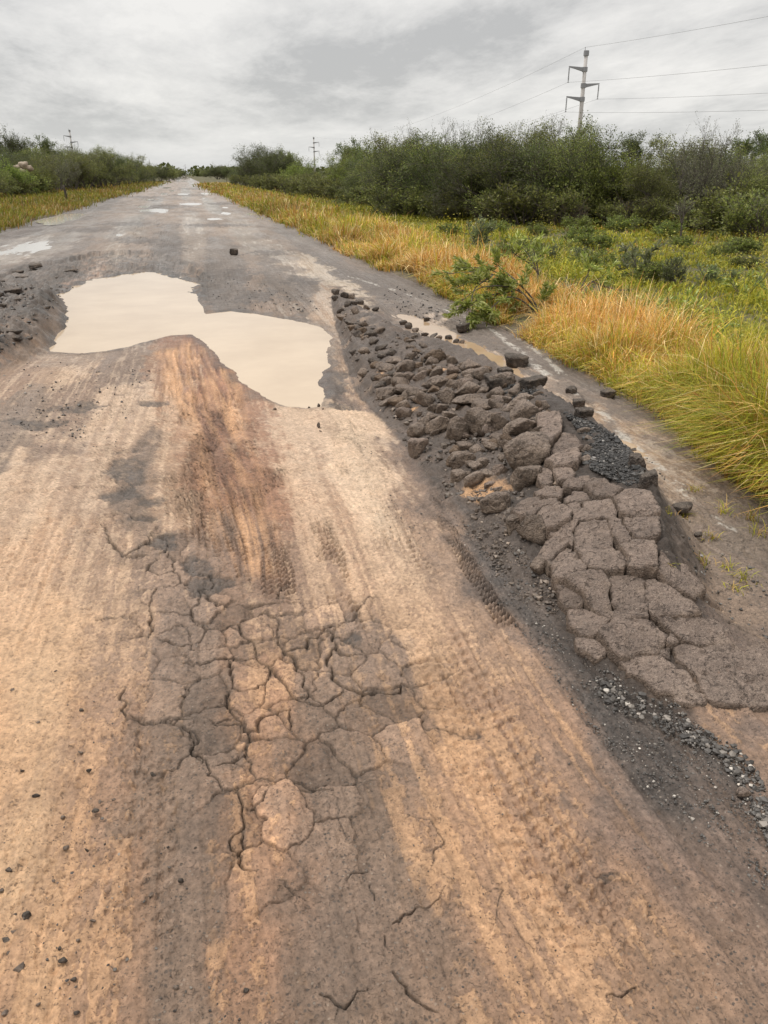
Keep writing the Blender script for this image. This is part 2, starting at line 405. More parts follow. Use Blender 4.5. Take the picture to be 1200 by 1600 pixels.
row(580,(20,160,132,108),(100,178,152,126),(200,140,122,108),(270,160,122,92),(335,155,102,70),(525,122,106,96),(560,172,147,122),(600,85,72,66))
row(545,(-60,150,125,104),(30,150,120,95),(120,150,130,112),(290,158,108,76),(345,160,115,82))
row(500,(10,95,82,74),(60,80,70,62),(535,190,160,132),(570,84,72,66))
row(440,(-60,90,82,76),(20,90,82,76),(60,92,84,77),(125,178,142,120),(350,105,98,92),(450,115,106,98),(512,190,168,142),(560,105,97,90),(640,120,112,104))
row(400,(-60,160,154,147),(20,163,156,148),(100,90,84,80),(200,150,132,118),(260,100,94,90),(350,120,112,105),(430,165,150,134),(500,120,113,107))
row(375,(20,160,153,146),(100,140,134,127),(200,160,146,132),(262,112,105,99),(300,155,142,129),(390,160,148,134),(470,122,115,108))
row(352,(-40,112,103,95),(30,120,112,105),(100,136,130,124),(200,152,146,139),(300,165,155,144),(380,158,146,134),(450,128,121,114))
row(320,(60,98,90,82),(150,122,115,108),(240,142,136,130),(330,155,149,141),(400,145,138,129),(430,122,114,106))
row(300,(150,100,92,84),(200,130,123,116),(290,152,146,139),(350,146,138,129),(380,120,112,102))
row(287,(255,146,141,136),(300,156,150,144),(340,150,140,130)); row(279,(280,150,146,142),(300,152,148,143))
for q in [(1100,850,135,115,98),(1150,950,140,120,102),(1190,900,122,105,92),(1000,700,185,150,112),(1040,740,165,138,110),(950,660,120,108,98),(860,590,105,98,92),(760,520,110,103,97),(680,480,115,106,98),(600,460,100,92,86),(1180,1200,115,95,82),(1250,1250,115,95,82),(700,520,185,160,138),(780,565,178,150,124),(1250,950,130,110,95),(1150,800,110,98,86),(1120,1040,120,102,92),(1240,1050,122,104,93)]: SMP.append(q)
for q in [(1000,1580,168,132,98),(1060,1450,155,122,92),(1100,1580,148,117,89),(990,1400,165,130,97),(900,1300,172,136,104),(640,1500,140,112,88),(800,1060,182,148,116),(700,860,180,152,124),(738,930,182,150,120),(885,1200,170,135,104),(960,1330,158,125,97),(640,780,172,145,120),(60,352,100,90,82),(20,362,98,88,80),(150,330,106,97,89),(100,352,112,104,96)]: SMP.append(q)
SMP = np.array(SMP)
K_ALB = 1.28

def warp_uv(px, py):
    q = np.maximum(py - 262, 4); return (px - 287) / q, np.log(q)

def ground_colour(px, py):
    pal = srgb(SMP[:, 2], SMP[:, 3], SMP[:, 4]).reshape(3, -1).T if False else np.stack([srgb(a, b, c) for a, b, c in SMP[:, 2:5]])
    su, sv = warp_uv(SMP[:, 0], SMP[:, 1]); u, v = warp_uv(px, py)
    acc = np.zeros((len(px), 3), np.float32); wt = np.full(len(px), 1e-9, np.float32)
    u = u.astype(np.float32); v = v.astype(np.float32)
    for k in range(len(SMP)):
        w = np.exp(np.clip(-(((u - su[k]) / .058) ** 2 + ((v - sv[k]) / .075) ** 2), -30, 0)).astype(np.float32) + 1e-7 / (.01 + (u - su[k]) ** 2 + (v - sv[k]) ** 2)
        wt += w; acc += w[:, None] * pal[k].astype(np.float32)
    return acc / wt[:, None] / K_ALB

# ------------------------------------------------------------------ the road mesh: a fan of rows, finer near the eye
def build_road():
    pys = np.concatenate([np.arange(1800, 330, -1.25), np.arange(330, 283, -.7), 274 + 9 * .94 ** np.arange(0, 62)])
    v = (pys - 800) / F_PX
    dist = EYE * (ct - v * st) / (st + v * ct)                   # forward distance along the heading
    half = EYE / (st + v * ct) / F_PX                            # metres per photo pixel across
    pre = np.linspace(-3.0, dist[0], 40)[:-1]; dist = np.concatenate([pre, dist]); half = np.concatenate([np.full(len(pre), half[0]), half]); pys = dist
    colpx = np.concatenate([-330 - 2600 * np.linspace(1, 0, 70)[:-1] ** 1.6, np.linspace(-330, 1530, 1060), 1530 + 2600 * np.linspace(0, 1, 70)[1:] ** 1.6]); NC = len(colpx)
    xl, xr = -8.2, 4.6
    L = (colpx - 600)[None, :] * half[:, None]
    L = np.clip(L, ((xl - dist * sa) / ca)[:, None], ((xr - dist * sa) / ca)[:, None])
    # where the fan is clipped, spread its columns evenly over the strip
    a0 = L[:, :1]; a1 = L[:, -1:]; even = a0 + (a1 - a0) * np.linspace(0, 1, NC)[None, :]
    clipd = ((L == a0).sum(1) + (L == a1).sum(1) > 2)[:, None]
    far_ = sstep(3.0, 6.0, dist)[:, None]
    wgt = np.where(clipd, np.maximum(far_, .02), 0.0); L = L * (1 - wgt) + even * wgt; D = np.repeat(dist[:, None], NC, 1)
    X = (D * sa + L * ca).ravel(); Y = (D * ca - L * sa).ravel()
    H = macro(X, Y); rh, RM = ridge_h(X, Y)
    near_w = sstep(30, 8, Y)
    px, py = project(X, Y, 0.0)
    # ---- colour
    q = np.maximum(py - 262, 4)
    wx = q * (.10 * fbm(X * 2.2, Y * 1.1, 5, 70, .62) + .06 * fbm(X * 14, Y * 6, 4, 72, .6)); wy = q * (.16 * fbm(X * 2.0, Y * 1.1, 5, 71, .62) + .05 * fbm(X * 14, Y * 8, 3, 73))
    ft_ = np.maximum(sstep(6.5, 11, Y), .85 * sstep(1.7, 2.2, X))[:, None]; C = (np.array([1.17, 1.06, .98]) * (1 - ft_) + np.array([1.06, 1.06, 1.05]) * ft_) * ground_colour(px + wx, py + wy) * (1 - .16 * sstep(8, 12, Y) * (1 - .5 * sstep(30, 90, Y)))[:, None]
    gray = C.mean(1, keepdims=True)
    stre = fbm(X * 9 + .6 * vn(X, Y * .6, 3), Y * .7, 4, 60); stre2 = fbm(X * 30, Y * 2.2, 3, 61); blot = fbm(X * 5, Y * 4, 5, 62); mx_ = X + .05 * np.sin(Y * .55 + 1) + .03 * vn(X * 1.5, Y * .5, 5); stre3 = (fbm(mx_ * 34, Y * .28, 3, 74) + .8 * fbm(mx_ * 75, Y * .45, 2, 75) * near_w) * sstep(22, 9, Y) * np.clip(.75 + .9 * fbm(X * 1.6, Y * .9, 3, 76), .15, 1.3); fine = fbm(X * 32, Y * 24, 4, 63)
    micro = fbm(X * 95, Y * 70, 3, 68) * sstep(9, 3, Y)
    n = .5 * stre + .9 * stre3 + .35 * stre2 + .8 * blot + .9 * fine * near_w + .7 * micro
    patch = sstep(.12, .3, fbm(X * 2.6, Y * 1.2, 5, 64) + .25 * fine) * sstep(60, 6, Y)       # places where the mud film is worn off
    lum = sstep(.10, .24, gray)
    Ad = np.array([.172, .131, .102]); kb_ = sstep(700, 1200, py)[:, None]
    Mu = (np.array([.55, .42, .308]) * (1 - ft_) + np.array([.42, .365, .31]) * ft_) * (1 - kb_) + np.array([.52, .33, .195]) * kb_
    lc = C @ np.array([.3, .5, .2]); la = Ad @ np.array([.3, .5, .2]); lm = Mu @ np.array([.3, .5, .2])
    a_ = np.clip((lm - lc) / (lm - la), 0, 1)
    nn = .9 * stre + 1.5 * stre3 + .7 * stre2 * near_w + .6 * blot + 1.1 * fine * near_w + .8 * micro; nn = nn / (nn.std() + 1e-6)
    Nn = .5 - .5 * np.tanh(.85 * nn)
    mk = sstep(a_ - .10, a_ + .10, Nn)[:, None]
    crisp = Ad * (1 - mk) + Mu * mk
    wcr = .50 * sstep(70, 14, Y)[:, None]
    C = C * np.exp(.30 * n)[:, None] * (1 - wcr) + crisp * np.exp(.22 * (fine + micro))[:, None] * wcr
    H += .004 * mk[:, 0] * near_w
    wet = np.clip(.55 + .7 * fbm(X * 3, Y * .9, 4, 65) + .5 * stre3, .05, 1) * .8 + .3 * sstep(7, 30, Y)
    # smooth wet mud on the left edge of the picture and the pale slick
    slick = np.exp(-((px - 20 - .05 * (1600 - py)) / 75) ** 2) * sstep(850, 1000, py)
    slick = np.clip(slick * (.7 + .8 * fbm(X * 5, Y * 2.5, 4, 66)), 0, 1)
    C = C * (1 - .7 * slick[:, None]) + .7 * slick[:, None] * np.array([.47, .305, .175])
    wet = np.maximum(wet, slick)
    s2 = np.exp(-((px - (545 + (py - 700) * .42)) / (28 + .02 * (py - 600))) ** 2) * sstep(640, 700, py) * sstep(1000, 800, py) * (.6 + fbm(X * 6, Y * 2, 3, 67))
    s2 = np.clip(s2, 0, 1); C = C * (1 - .45 * s2[:, None]) + .45 * s2[:, None] * np.array([.52, .40, .28]); wet = np.maximum(wet, .8 * s2)
    agg = np.clip(.9 - 1.6 * np.clip(gray[:, 0] - .10, 0, 1) / .3 + .5 * blot, .05, 1) * (1 - .8 * slick)
    # rust-coloured clay dragged out of the pothole
    RU = WL([(250,545),(285,522),(312,526),(345,545),(385,608),(390,680),(425,760),(442,850),(440,900),(370,900),(345,830),(318,760),(300,690),(268,620)], 0)
    i = near(X, Y, RU, .3); sd = sdpoly(X[i] + .12 * fbm(X[i] * 4, Y[i] * 2, 3, 80), Y[i], RU)
    LB = WL([(250,545),(268,620),(300,690),(318,760),(345,830),(370,900)]); RB = WL([(345,545),(385,608),(390,680),(425,760),(442,850),(440,900)])
    o1 = np.argsort(LB[:, 1]); o2 = np.argsort(RB[:, 1])
    def fan(x, y): 
        l = np.interp(y, LB[o1, 1], LB[o1, 0]); r = np.interp(y, RB[o2, 1], RB[o2, 0]); return (x - l) / np.maximum(r - l, .1)
    uf = fan(X[i], Y[i]); fr = fbm(uf * 9 + .5 * np.sin(Y[i] * 1.3), Y[i] * .9, 4, 81, .6)
    cl = sstep(.08, -.12, sd) * np.clip(.62 + 2.0 * fr, 0, 1)
    C[i] = C[i] * (1 - .75 * cl[:, None]) + .75 * cl[:, None] * np.array([.58, .325, .165]); wet[i] = np.maximum(wet[i], .55 * cl)
    i = near(X, Y, PUD, .6); sd = sdpoly(X[i] + .035 * fbm(X[i] * 5, Y[i] * 5, 3, 5), Y[i] + .05 * fbm(X[i] * 4, Y[i] * 4, 3, 6), PUD)
    k = sstep(.22, .0, sd + .12 * fbm(X[i] * 6, Y[i] * 5, 3, 506))
    C[i] *= (1 - .48 * k)[:, None]; wet[i] = np.maximum(wet[i], .95 * k)
    # ---- relief
    H = H + .007 * fbm(X * 14, Y * 9, 4, 90) + .0042 * fbm(X * 60, Y * 45, 3, 91) * near_w + .005 * stre * sstep(30, 5, Y) + .003 * stre2 * near_w + .009 * stre3
    H += .006 * patch * -1
    # clods
    cl = sstep(.35, .75, fbm(X * 26, Y * 22, 3, 92)) * sstep(14, 5, Y) * np.clip(.4 + blot, 0, 1); H += .005 * cl
    # dark crumbly ground: the bank, the hole, the soil of the ridge
    rough = np.zeros(len(X))
    for P, a in ((BANK, 1.7), (BANKHOLE, 1.25)):
        i = near(X, Y, P, .4); sd = sdpoly(X[i], Y[i], P); rough[i] = np.maximum(rough[i], a * sstep(.25, -.05, sd))
    soil = np.clip(sstep(.05, .5, RM + .45 * fbm(X * 5, Y * 4, 4, 98)) * sstep(0, .15, RM), 0, 1)
    far_part = sstep(1000, 900, py)
    rough = np.maximum(rough, soil * (.35 + .65 * far_part))
    rg = fbm(X * 9, Y * 8, 5, 93); lump = np.abs(fbm(X * 16, Y * 14, 3, 94))
    H += rough * (.028 * rg + .03 * lump)
    tone = fbm(X * 6, Y * 5, 4, 95)
    sc = np.array([.088, .066, .052]) * np.exp(.45 * tone)[:, None]
    ks = (soil * (.35 + .6 * far_part))[:, None] * (1 - .5 * sstep(.2, .5, tone))[:, None]
    C = C * (1 - ks) + sc * ks
    kb = (np.clip(rough - soil, 0, 1) * .75)[:, None] * sstep(-.25, .2, rg)[:, None]
    C = C * (1 - kb) + np.array([.085, .074, .064]) * np.exp(.5 * tone)[:, None] * kb
    BD = WL([(640,715),(705,800),(765,910),(855,1030),(950,1170),(1050,1285),(1230,1440),(1400,1500),(1400,1330),(1200,1310),(1150,1190),(1085,1120),(1000,1085),(930,1040),(850,965),(770,870),(700,780)], 0)
    i = near(X, Y, BD, .3); sd = sdpoly(X[i] + .09 * fbm(X[i] * 4, Y[i] * 3, 4, 99), Y[i] + .09 * fbm(X[i] * 4, Y[i] * 3, 4, 89), BD)
    kd = (sstep(.03, -.035, sd) * np.clip(.8 + .6 * fbm(X[i] * 7, Y[i] * 5, 4, 88) - .5 * sstep(1150, 1350, py[i]), 0, .92))[:, None]
    C[i] = C[i] * (1 - kd) + kd * np.array([.068, .056, .048]) * np.exp(.6 * fine[i] + .5 * micro[i])[:, None]; agg[i] = np.maximum(agg[i], kd[:, 0]); H[i] += kd[:, 0] * .006 * fbm(X[i] * 45, Y[i] * 40, 3, 87)
    # alligator zone: hair cracks, every cell of the old asphalt with its own tone
    AL = WL([(150,800),(280,790),(380,930),(560,930),(680,1000),(700,1130),(600,1260),(560,1340),(430,1400),(330,1330),(200,1150),(200,950)], 0)
    i = near(X, Y, AL, .3); x, y = X[i], Y[i]; sd = sdpoly(x, y, AL); k = sstep(.12, -.12, sd + .15 * fbm(x * 3, y * 3, 3, 86))
    cs_ = 6.6; xx = (x + .035 * fbm(x * 12, y * 12, 3, 84)) * cs_; yy = (y + .035 * fbm(x * 12, y * 12, 3, 85)) * cs_ * .8
    f1 = np.full(x.shape, 9.0); f2 = np.full(x.shape, 9.0); idc = np.zeros(x.shape)
    bx, by = np.floor(xx).astype(np.int64), np.floor(yy).astype(np.int64)
    for ii in (-1, 0, 1):
        for jj in (-1, 0, 1):
            cx_ = bx + ii; cy_ = by + jj; qx = cx_ + .1 + .8 * _h(cx_, cy_, 501); qy = cy_ + .1 + .8 * _h(cx_, cy_, 502)
            dd = np.hypot(xx - qx, yy - qy); m = dd < f1; f2 = np.where(m, f1, np.minimum(f2, dd)); idc = np.where(m, _h(cx_, cy_, 503), idc); f1 = np.where(m, dd, f1)
    hair = np.exp(-((f2 - f1) / cs_ / .0045) ** 2) * sstep(-.35, .1, fbm(x * 2.5, y * 2.5, 3, 83)) * k
    H[i] += -.011 * hair + .012 * k * (idc - .5) + .006 * k * sstep(.02, .12, (f2 - f1) / cs_ * 2); C[i] *= np.exp(k * (.7 * (idc - .55)))[:, None]; C[i] = C[i] * (1 - .6 * hair[:, None]) + .6 * hair[:, None] * np.array([.05, .038, .028])
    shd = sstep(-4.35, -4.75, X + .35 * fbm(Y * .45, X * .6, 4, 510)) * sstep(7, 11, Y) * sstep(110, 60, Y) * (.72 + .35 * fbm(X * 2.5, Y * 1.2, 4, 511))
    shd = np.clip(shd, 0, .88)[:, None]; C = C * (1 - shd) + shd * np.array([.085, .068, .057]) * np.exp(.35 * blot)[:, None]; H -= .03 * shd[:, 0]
    fa = sstep(7, 13, Y); C *= np.exp(.30 * fa * fbm(X * 1.1, Y * .22, 5, 512) + .28 * fa * fbm(X * 3.5, Y * .5, 4, 513) + .2 * fa * fbm(X * .6, Y * .9, 3, 514))[:, None]
    # torn black patches where top coat is gone; thin far ones paint bump shadows
    for (cx, cy, rx, ry) in ((200,735,26,28),(185,775,34,12),(228,785,22,8),(215,808,40,5),(260,850,24,14),(300,880,28,16),(330,915,30,14),(240,630,30,5),(525,590,16,24),(535,622,20,6),(545,1000,24,12),(590,575,10,8),(740,1150,20,6),(950,1370,22,8),(215,375,35,6),(268,388,24,10),(375,430,22,12),(120,640,45,9),(60,665,50,10),(255,322,40,3),(190,350,50,3),(330,352,60,2.5),(130,360,40,4),(290,305,30,1.5),(225,308,30,2),(345,318,25,2),(300,295,25,1),(420,395,30,5),(470,440,30,8),(400,460,40,8)):
        e = np.hypot((px - cx) / rx, (py - cy) / ry) + 1.1 * fbm(X * 9, Y * 7, 5, 505, .65) + .35 * fine
        kk = (sstep(1.05, .8, e) * np.clip(.75 + .5 * fine + .4 * micro, .2, .95))[:, None]; C = C * (1 - kk) + kk * np.array([.080, .064, .053]) * np.exp(.6 * fine)[:, None]; H -= .012 * kk[:, 0] * sstep(12, 8, Y)
    # cut muddy face of the bank
    FC = WL([(98,470),(92,505),(60,545),(15,588),(-20,600),(40,545),(70,515),(85,490)], 0); i = near(X, Y, FC, .2); sd = sdpoly(X[i], Y[i], FC)
    cl = sstep(.1, -.1, sd + .1 * fbm(X[i] * 8, Y[i] * 3, 3, 96))[:, None]; C[i] = C[i] * (1 - .7 * cl) + .7 * cl * np.array([.22, .14, .085])
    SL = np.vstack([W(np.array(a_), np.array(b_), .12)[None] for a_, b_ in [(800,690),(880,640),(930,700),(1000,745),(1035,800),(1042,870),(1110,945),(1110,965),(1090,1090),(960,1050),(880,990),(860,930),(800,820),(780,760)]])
    i = near(X, Y, SL, .1); k = sstep(.04, -.06, sdpoly(X[i], Y[i], SL))[:, None] * .85; C[i] = C[i] * (1 - k) + k * np.array([.042, .031, .024])  # soil under the slabs darkened, putting the shade of the gaps into the colour
    # brighter clay spots
    for (cx, cy, r) in ((762, 770, .13), (590, 585, .05), (735, 772, .07), (645, 640, .035), (690, 580, .05)):
        c = surf(cx, cy)[0]; d = np.hypot(X - c[0], (Y - c[1]) * .8) + .06 * fbm(X * 12, Y * 12, 3, 97)
        k = sstep(r, r * .4, d)[:, None]; C = C * (1 - k) + k * np.array([.46, .27, .14])
    # gravelly tan patch at the right edge
    # tracks
    for n_, (pts, w, a, pitch, gr) in enumerate(TR):
        P = smooth_line(WL(pts), .05); i = near(X, Y, P, w); x, y = X[i], Y[i]
        d, s, sg = pdist(x, y, P); t = d * sg; Ltot = np.linalg.norm(np.diff(P, axis=0), axis=1).sum()
        wd = sstep(w * .56, w * .44, d + .012 * vn(x * 9, y * 9, 100 + n_)) * sstep(0, .25, s) * sstep(0, .3, Ltot - s)
        wd = wd * sstep(-.35, .1, fbm(x * 5, y * 4, 3, 110 + n_))
        lug = np.sin(2 * math.pi * (s + .35 * np.abs(t)) / pitch + 1.2 * np.floor(t / (w * .25)))
        lug = sstep(-.3, .5, lug)
        chan = sstep(.75, .95, np.abs(np.sin(math.pi * t / (w * .25))))
        H[i] += wd * (2.6 * a * (lug - .6) * (1 - .7 * chan) - gr * .8 + gr * np.sin(t / w * 40))
        kk = (wd * (1 - lug) * .14)[:, None] if a > .008 else 0
        C[i] = C[i] * (1 - kk)
        wet[i] = np.maximum(wet[i], .5 * wd)
    # fan of dragged ridges in the clay
    i = near(X, Y, RU, .1); x, y = X[i], Y[i]; sd = sdpoly(x, y, RU); k = sstep(.05, -.1, sd)
    k = k * sstep(885, 790, py[i]); uf = fan(x, y); g = fbm(uf * 17 + .6 * np.sin(y * 1.1), y * .8, 3, 120); g = np.clip(g * 1.8, -1, 1); H[i] += k * .012 * g; C[i] *= np.exp(.25 * k * g)[:, None]
    # white edge line, worn
    for pts in ([(757,505),(827,560),(860,587),(895,615),(920,632),(945,650),(1000,697),(1040,742),(1090,790),(1122,812),(1140,828)], [(800,520),(850,558),(880,583)], [(545,432),(640,462),(690,482),(757,505)]):
        P = smooth_line(WL(pts), .1); i = near(X, Y, P, .15); d, s, _ = pdist(X[i], Y[i], P)
        k = sstep(.045, .02, d + .02 * fbm(X[i] * 20, Y[i] * 14, 3, 131)) * sstep(.10, .26, fbm(X[i] * 16, Y[i] * 9, 5, 130, .65) + .02 + .16 * vn(s * .9, s * 0, 4)); C[i] = C[i] * (1 - .65 * k[:, None]) + .65 * k[:, None] * np.array([.52, .48, .42])
    # cracks, real grooves with earth in them
    for n_, (pts, w) in enumerate(CR):
        P = resample(WL(pts), .014)
        Lc = np.concatenate([[0], np.cumsum(np.linalg.norm(np.diff(P, axis=0), axis=1))])
        jit = np.stack([vn(Lc * 20, Lc * 0 + n_, 140) + .6 * vn(Lc * 55, Lc * 0 + n_, 143), vn(Lc * 20, Lc * 0 + n_, 141) + .6 * vn(Lc * 55, Lc * 0 + n_, 144)], -1) * .013 * np.minimum(1, .3 + np.minimum(Lc, Lc[-1] - Lc) / .05)[:, None]; P = P + jit
        i = near(X, Y, P, .08); d, s, _ = pdist(X[i], Y[i], P)
        ww = (w * .20 + .0012) * (.35 + 1.1 * np.clip(.62 + .7 * vn(s * 9, s * 0 + n_, 142), .25, 1.35)) * np.minimum(1, .35 + s / .08) * np.minimum(1, .35 + (Lc[-1] - s) / .08)
        e = np.exp(-(d / ww) ** 2)
        H[i] += -.023 * e * min(1, w / .009) + .0015 * np.exp(-((d - 2.5 * ww) / (1.6 * ww)) ** 2)
        k = (.8 * np.exp(-(d / (ww * 1.1)) ** 2))[:, None]; C[i] = C[i] * (1 - k) + k * np.array([.042, .03, .022])
        k = (.22 * np.exp(-(d / (ww * 4)) ** 2))[:, None]; C[i] = C[i] * (1 - k) + k * np.array([.10, .078, .06])
    i = near(X, Y, PUD, .4); sdp = sdpoly(X[i] + .035 * fbm(X[i] * 5, Y[i] * 5, 3, 5), Y[i] + .05 * fbm(X[i] * 4, Y[i] * 4, 3, 6), PUD); kp = sstep(.16, .03, np.abs(sdp))
    H[i] = H[i] * (1 - .8 * kp) + .8 * kp * macro(X[i], Y[i]) + .02 * kp * np.clip(sdp, -.1, .1) * 6
    C = np.clip(C, .012, .62)
    V = np.stack([X, Y, H], -1)
    nr = len(pys); a = (np.arange(nr - 1)[:, None] * NC + np.arange(NC - 1)).ravel()
    quads = np.stack([a, a + 1, a + NC + 1, a + NC], -1)
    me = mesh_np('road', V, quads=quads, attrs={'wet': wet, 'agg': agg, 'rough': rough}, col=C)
    return me

n = N('road_surface')
c = n.attr('col').outputs['Color']; wet = n.attr('wet').outputs['Fac']; agg = n.attr('agg').outputs['Fac']
v1 = n.voro(95); v2 = n.voro(210)
g1 = n.node('ShaderNodeSeparateColor'); n.put(g1.inputs[0], v1.outputs['Color'])
g2 = n.node('ShaderNodeSeparateColor'); n.put(g2.inputs[0], v2.outputs['Color'])
nz = n.noise(55, 5, .7); nz2 = n.noise(9, 5, .65)
f = n.mr(nz, .28, .72, .62, 1.38); c1 = n.mix(1.0, c, f, 'MULTIPLY')
f2 = n.mr(nz2, .3, .7, .86, 1.14); c1 = n.mix(1.0, c1, f2, 'MULTIPLY')
dark = n.math('MULTIPLY', n.math('GREATER_THAN', g1.outputs[0], .80), n.math('MULTIPLY', agg, n.math('LESS_THAN', v1.outputs['Distance'], .36)))
c1 = n.mix(n.math('MULTIPLY', dark, .8), c1, (.05, .043, .038))
dark2 = n.math('MULTIPLY', n.math('GREATER_THAN', g2.outputs[1], .74), n.math('LESS_THAN', v2.outputs['Distance'], .34))
c1 = n.mix(n.math('MULTIPLY', dark2, n.mr(agg, 0, 1, .18, .55)), c1, (.06, .048, .04))
lite = n.math('MULTIPLY', n.math('GREATER_THAN', g1.outputs[1], .90), n.math('MULTIPLY', agg, n.math('LESS_THAN', v1.outputs['Distance'], .30)))
c1 = n.mix(n.math('MULTIPLY', lite, .5), c1, (.33, .27, .21))
n3 = n.noise(75, 3, .6, None, 1.8); pit = n.mr(n3, .60, .68, 0, 1); c1 = n.mix(n.math('MULTIPLY', pit, .58), c1, (.07, .053, .042))
n4 = n.noise(38, 4, .7, None, .8); pale = n.mr(n4, .58, .72, 0, 1); c1 = n.mix(n.math('MULTIPLY', pale, .22), c1, n.mix(1.0, c1, (1.5, 1.48, 1.45), 'MULTIPLY'))
rgh = n.math('SUBTRACT', .92, n.math('MULTIPLY', wet, n.mr(nz2, .3, .7, .35, .75)), clamp=True)
hgt = n.math('ADD', n.math('MULTIPLY', n.noise(130, 4, .75), .8), n.math('MULTIPLY', v1.outputs['Distance'], n.math('MULTIPLY', agg, .5))); hgt = n.math('SUBTRACT', hgt, n.math('MULTIPLY', pit, .5))
road_mat = n.set(Base_Color=c1, Roughness=rgh, Normal=n.bump(hgt, .8, .009), Specular_IOR_Level=.5)
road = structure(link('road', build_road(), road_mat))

# ------------------------------------------------------------------ verge earth, reaching the horizon
def build_ground():
    dist = np.concatenate([np.linspace(-6, 20, 150), 20 * 1.045 ** np.arange(1, 130)])
    lat = np.concatenate([-26 * 1.06 ** np.arange(90, 0, -1), np.linspace(-26, 34, 420), 34 * 1.06 ** np.arange(1, 90)])
    X, Y = np.meshgrid(lat, dist); X = X.ravel(); Y = Y.ravel()
    H = .06 * fbm(X * .5, Y * .4, 3, 200) + .02 * fbm(X * 3, Y * 3, 3, 201)
    R = xr_edge(Y) + .15 * fbm(Y * .9, Y * 0, 3, 202); Lf = xl_edge(Y) + .3 * fbm(Y * .5, Y * 0, 3, 203)
    inn = np.minimum(X - Lf, R - X)
    H = H * sstep(0, .8, -inn) + .015; H = np.where((X > -9) & (X < 5), np.maximum(H, .012), H)
    H = np.where(inn > 0, -.05 - np.minimum(.6, inn * 2.5), H)
    H += 3.2 * sstep(-19, -60, X) * sstep(20, 60, Y) * sstep(400, 120, Y) + .5 * sstep(16, 40, X)
    t = fbm(X * .25, Y * .2, 4, 205); t2 = fbm(X * 2.5, Y * 2, 4, 206)
    C = np.array([.085, .075, .03]) * np.exp(.4 * t + .3 * t2)[:, None]
    eb = sstep(.5, -.1, -inn)[:, None]; C = C * (1 - eb) + np.array([.13, .10, .07]) * eb * np.exp(.5 * fbm(X * 6, Y * 6, 3, 207))[:, None]
    nr, nc = len(dist), len(lat); a = (np.arange(nr - 1)[:, None] * nc + np.arange(nc - 1)).ravel()
    return mesh_np('ground', np.stack([X, Y, H], -1), quads=np.stack([a, a + 1, a + nc + 1, a + nc], -1), col=C)
def ground_z(X, Y):
    X = np.asarray(X, float); Y = np.asarray(Y, float)
    return .06 * fbm(X * .5, Y * .4, 3, 200) + .015 + 3.2 * sstep(-19, -60, X) * sstep(20, 60, Y) * sstep(400, 120, Y) + .5 * sstep(16, 40, X)
n = N('verge_earth'); nz = n.noise(12, 5, .7)
ground_mat = n.set(Base_Color=n.mix(1.0, n.attr('col').outputs['Color'], n.mr(nz, .25, .75, .6, 1.4), 'MULTIPLY'), Roughness=.95, Normal=n.bump(nz, .7, .03))
structure(link('ground', build_ground(), ground_mat))

# ------------------------------------------------------------------ water
n = N('muddy_water'); nz = n.noise(1.1, 4, .6); nb = n.noise(5, 2, .5)
mud_water = n.set(Base_Color=n.mix(n.mr(nz, .35, .65), (.455, .345, .235), (.525, .405, .28)), Roughness=.06, Normal=n.bump(nb, .06, .01), IOR=1.33)
n = N('ditch_water'); nz = n.noise(3, 4, .6)
ditch_water = n.set(Base_Color=n.mix(n.mr(nz, .3, .7), (.36, .245, .15), (.44, .32, .21)), Roughness=.08, IOR=1.33)
n = N('rain_water'); ditch2 = n.noise(2, 3)
rain_water = n.set(Base_Color=(.50, .47, .43), Roughness=.08, IOR=1.33, Specular_IOR_Level=.6)

def sheet(name, P, z, m, grow=.12):
    c = P.mean(0)
    Q = resample(np.vstack([P, P[:1]]), .08)[:-1]
    d = np.roll(Q, -1, 0) - np.roll(Q, 1, 0); nrm = np.stack([d[:, 1], -d[:, 0]], -1); nrm /= np.linalg.norm(nrm, axis=1)[:, None] + 1e-9
    area = .5 * np.sum(P[:, 0] * np.roll(P[:, 1], -1) - P[:, 1] * np.roll(P[:, 0], -1))
    Q = Q + nrm * grow * (1 if area > 0 else -1)
    r = delaunay_2d_cdt([Vector(q) for q in Q], [], [list(range(len(Q)))], 1, 1e-5)
    V = np.array([(p.x, p.y, z) for p in r[0]]); cc = V.mean(0)
    faces = [f if (V[f[1]][0]-V[f[0]][0])*(V[f[2]][1]-V[f[0]][1])-(V[f[1]][1]-V[f[0]][1])*(V[f[2]][0]-V[f[0]][0]) > 0 else f[::-1] for f in r[2]]
    return structure(link(name, mesh_np(name, V, polys=faces, smooth=False), m))
sheet('muddy_water', PUD, ZW, mud_water)
sheet('ditch_water', DITCH, -.034, ditch_water, .03); sheet('ditch_water', DITCH2, -.034, ditch_water, .03)
for k, (px, py, rx, ry) in enumerate(FAR_PUDS):
    c = W(np.array(px), np.array(py)); ex = abs(W(np.array(px + rx), np.array(py))[0] - c[0]); ey = abs(W(np.array(px), np.array(py - ry))[1] - c[1])
    a = np.linspace(0, 2 * math.pi, 40, endpoint=False)
    P = np.stack([c[0] + 1.5 * ex * np.cos(a), c[1] + 1.5 * ey * np.sin(a)], -1)
    sheet('puddle', P, -.026 - .0009 * k, rain_water, 0)
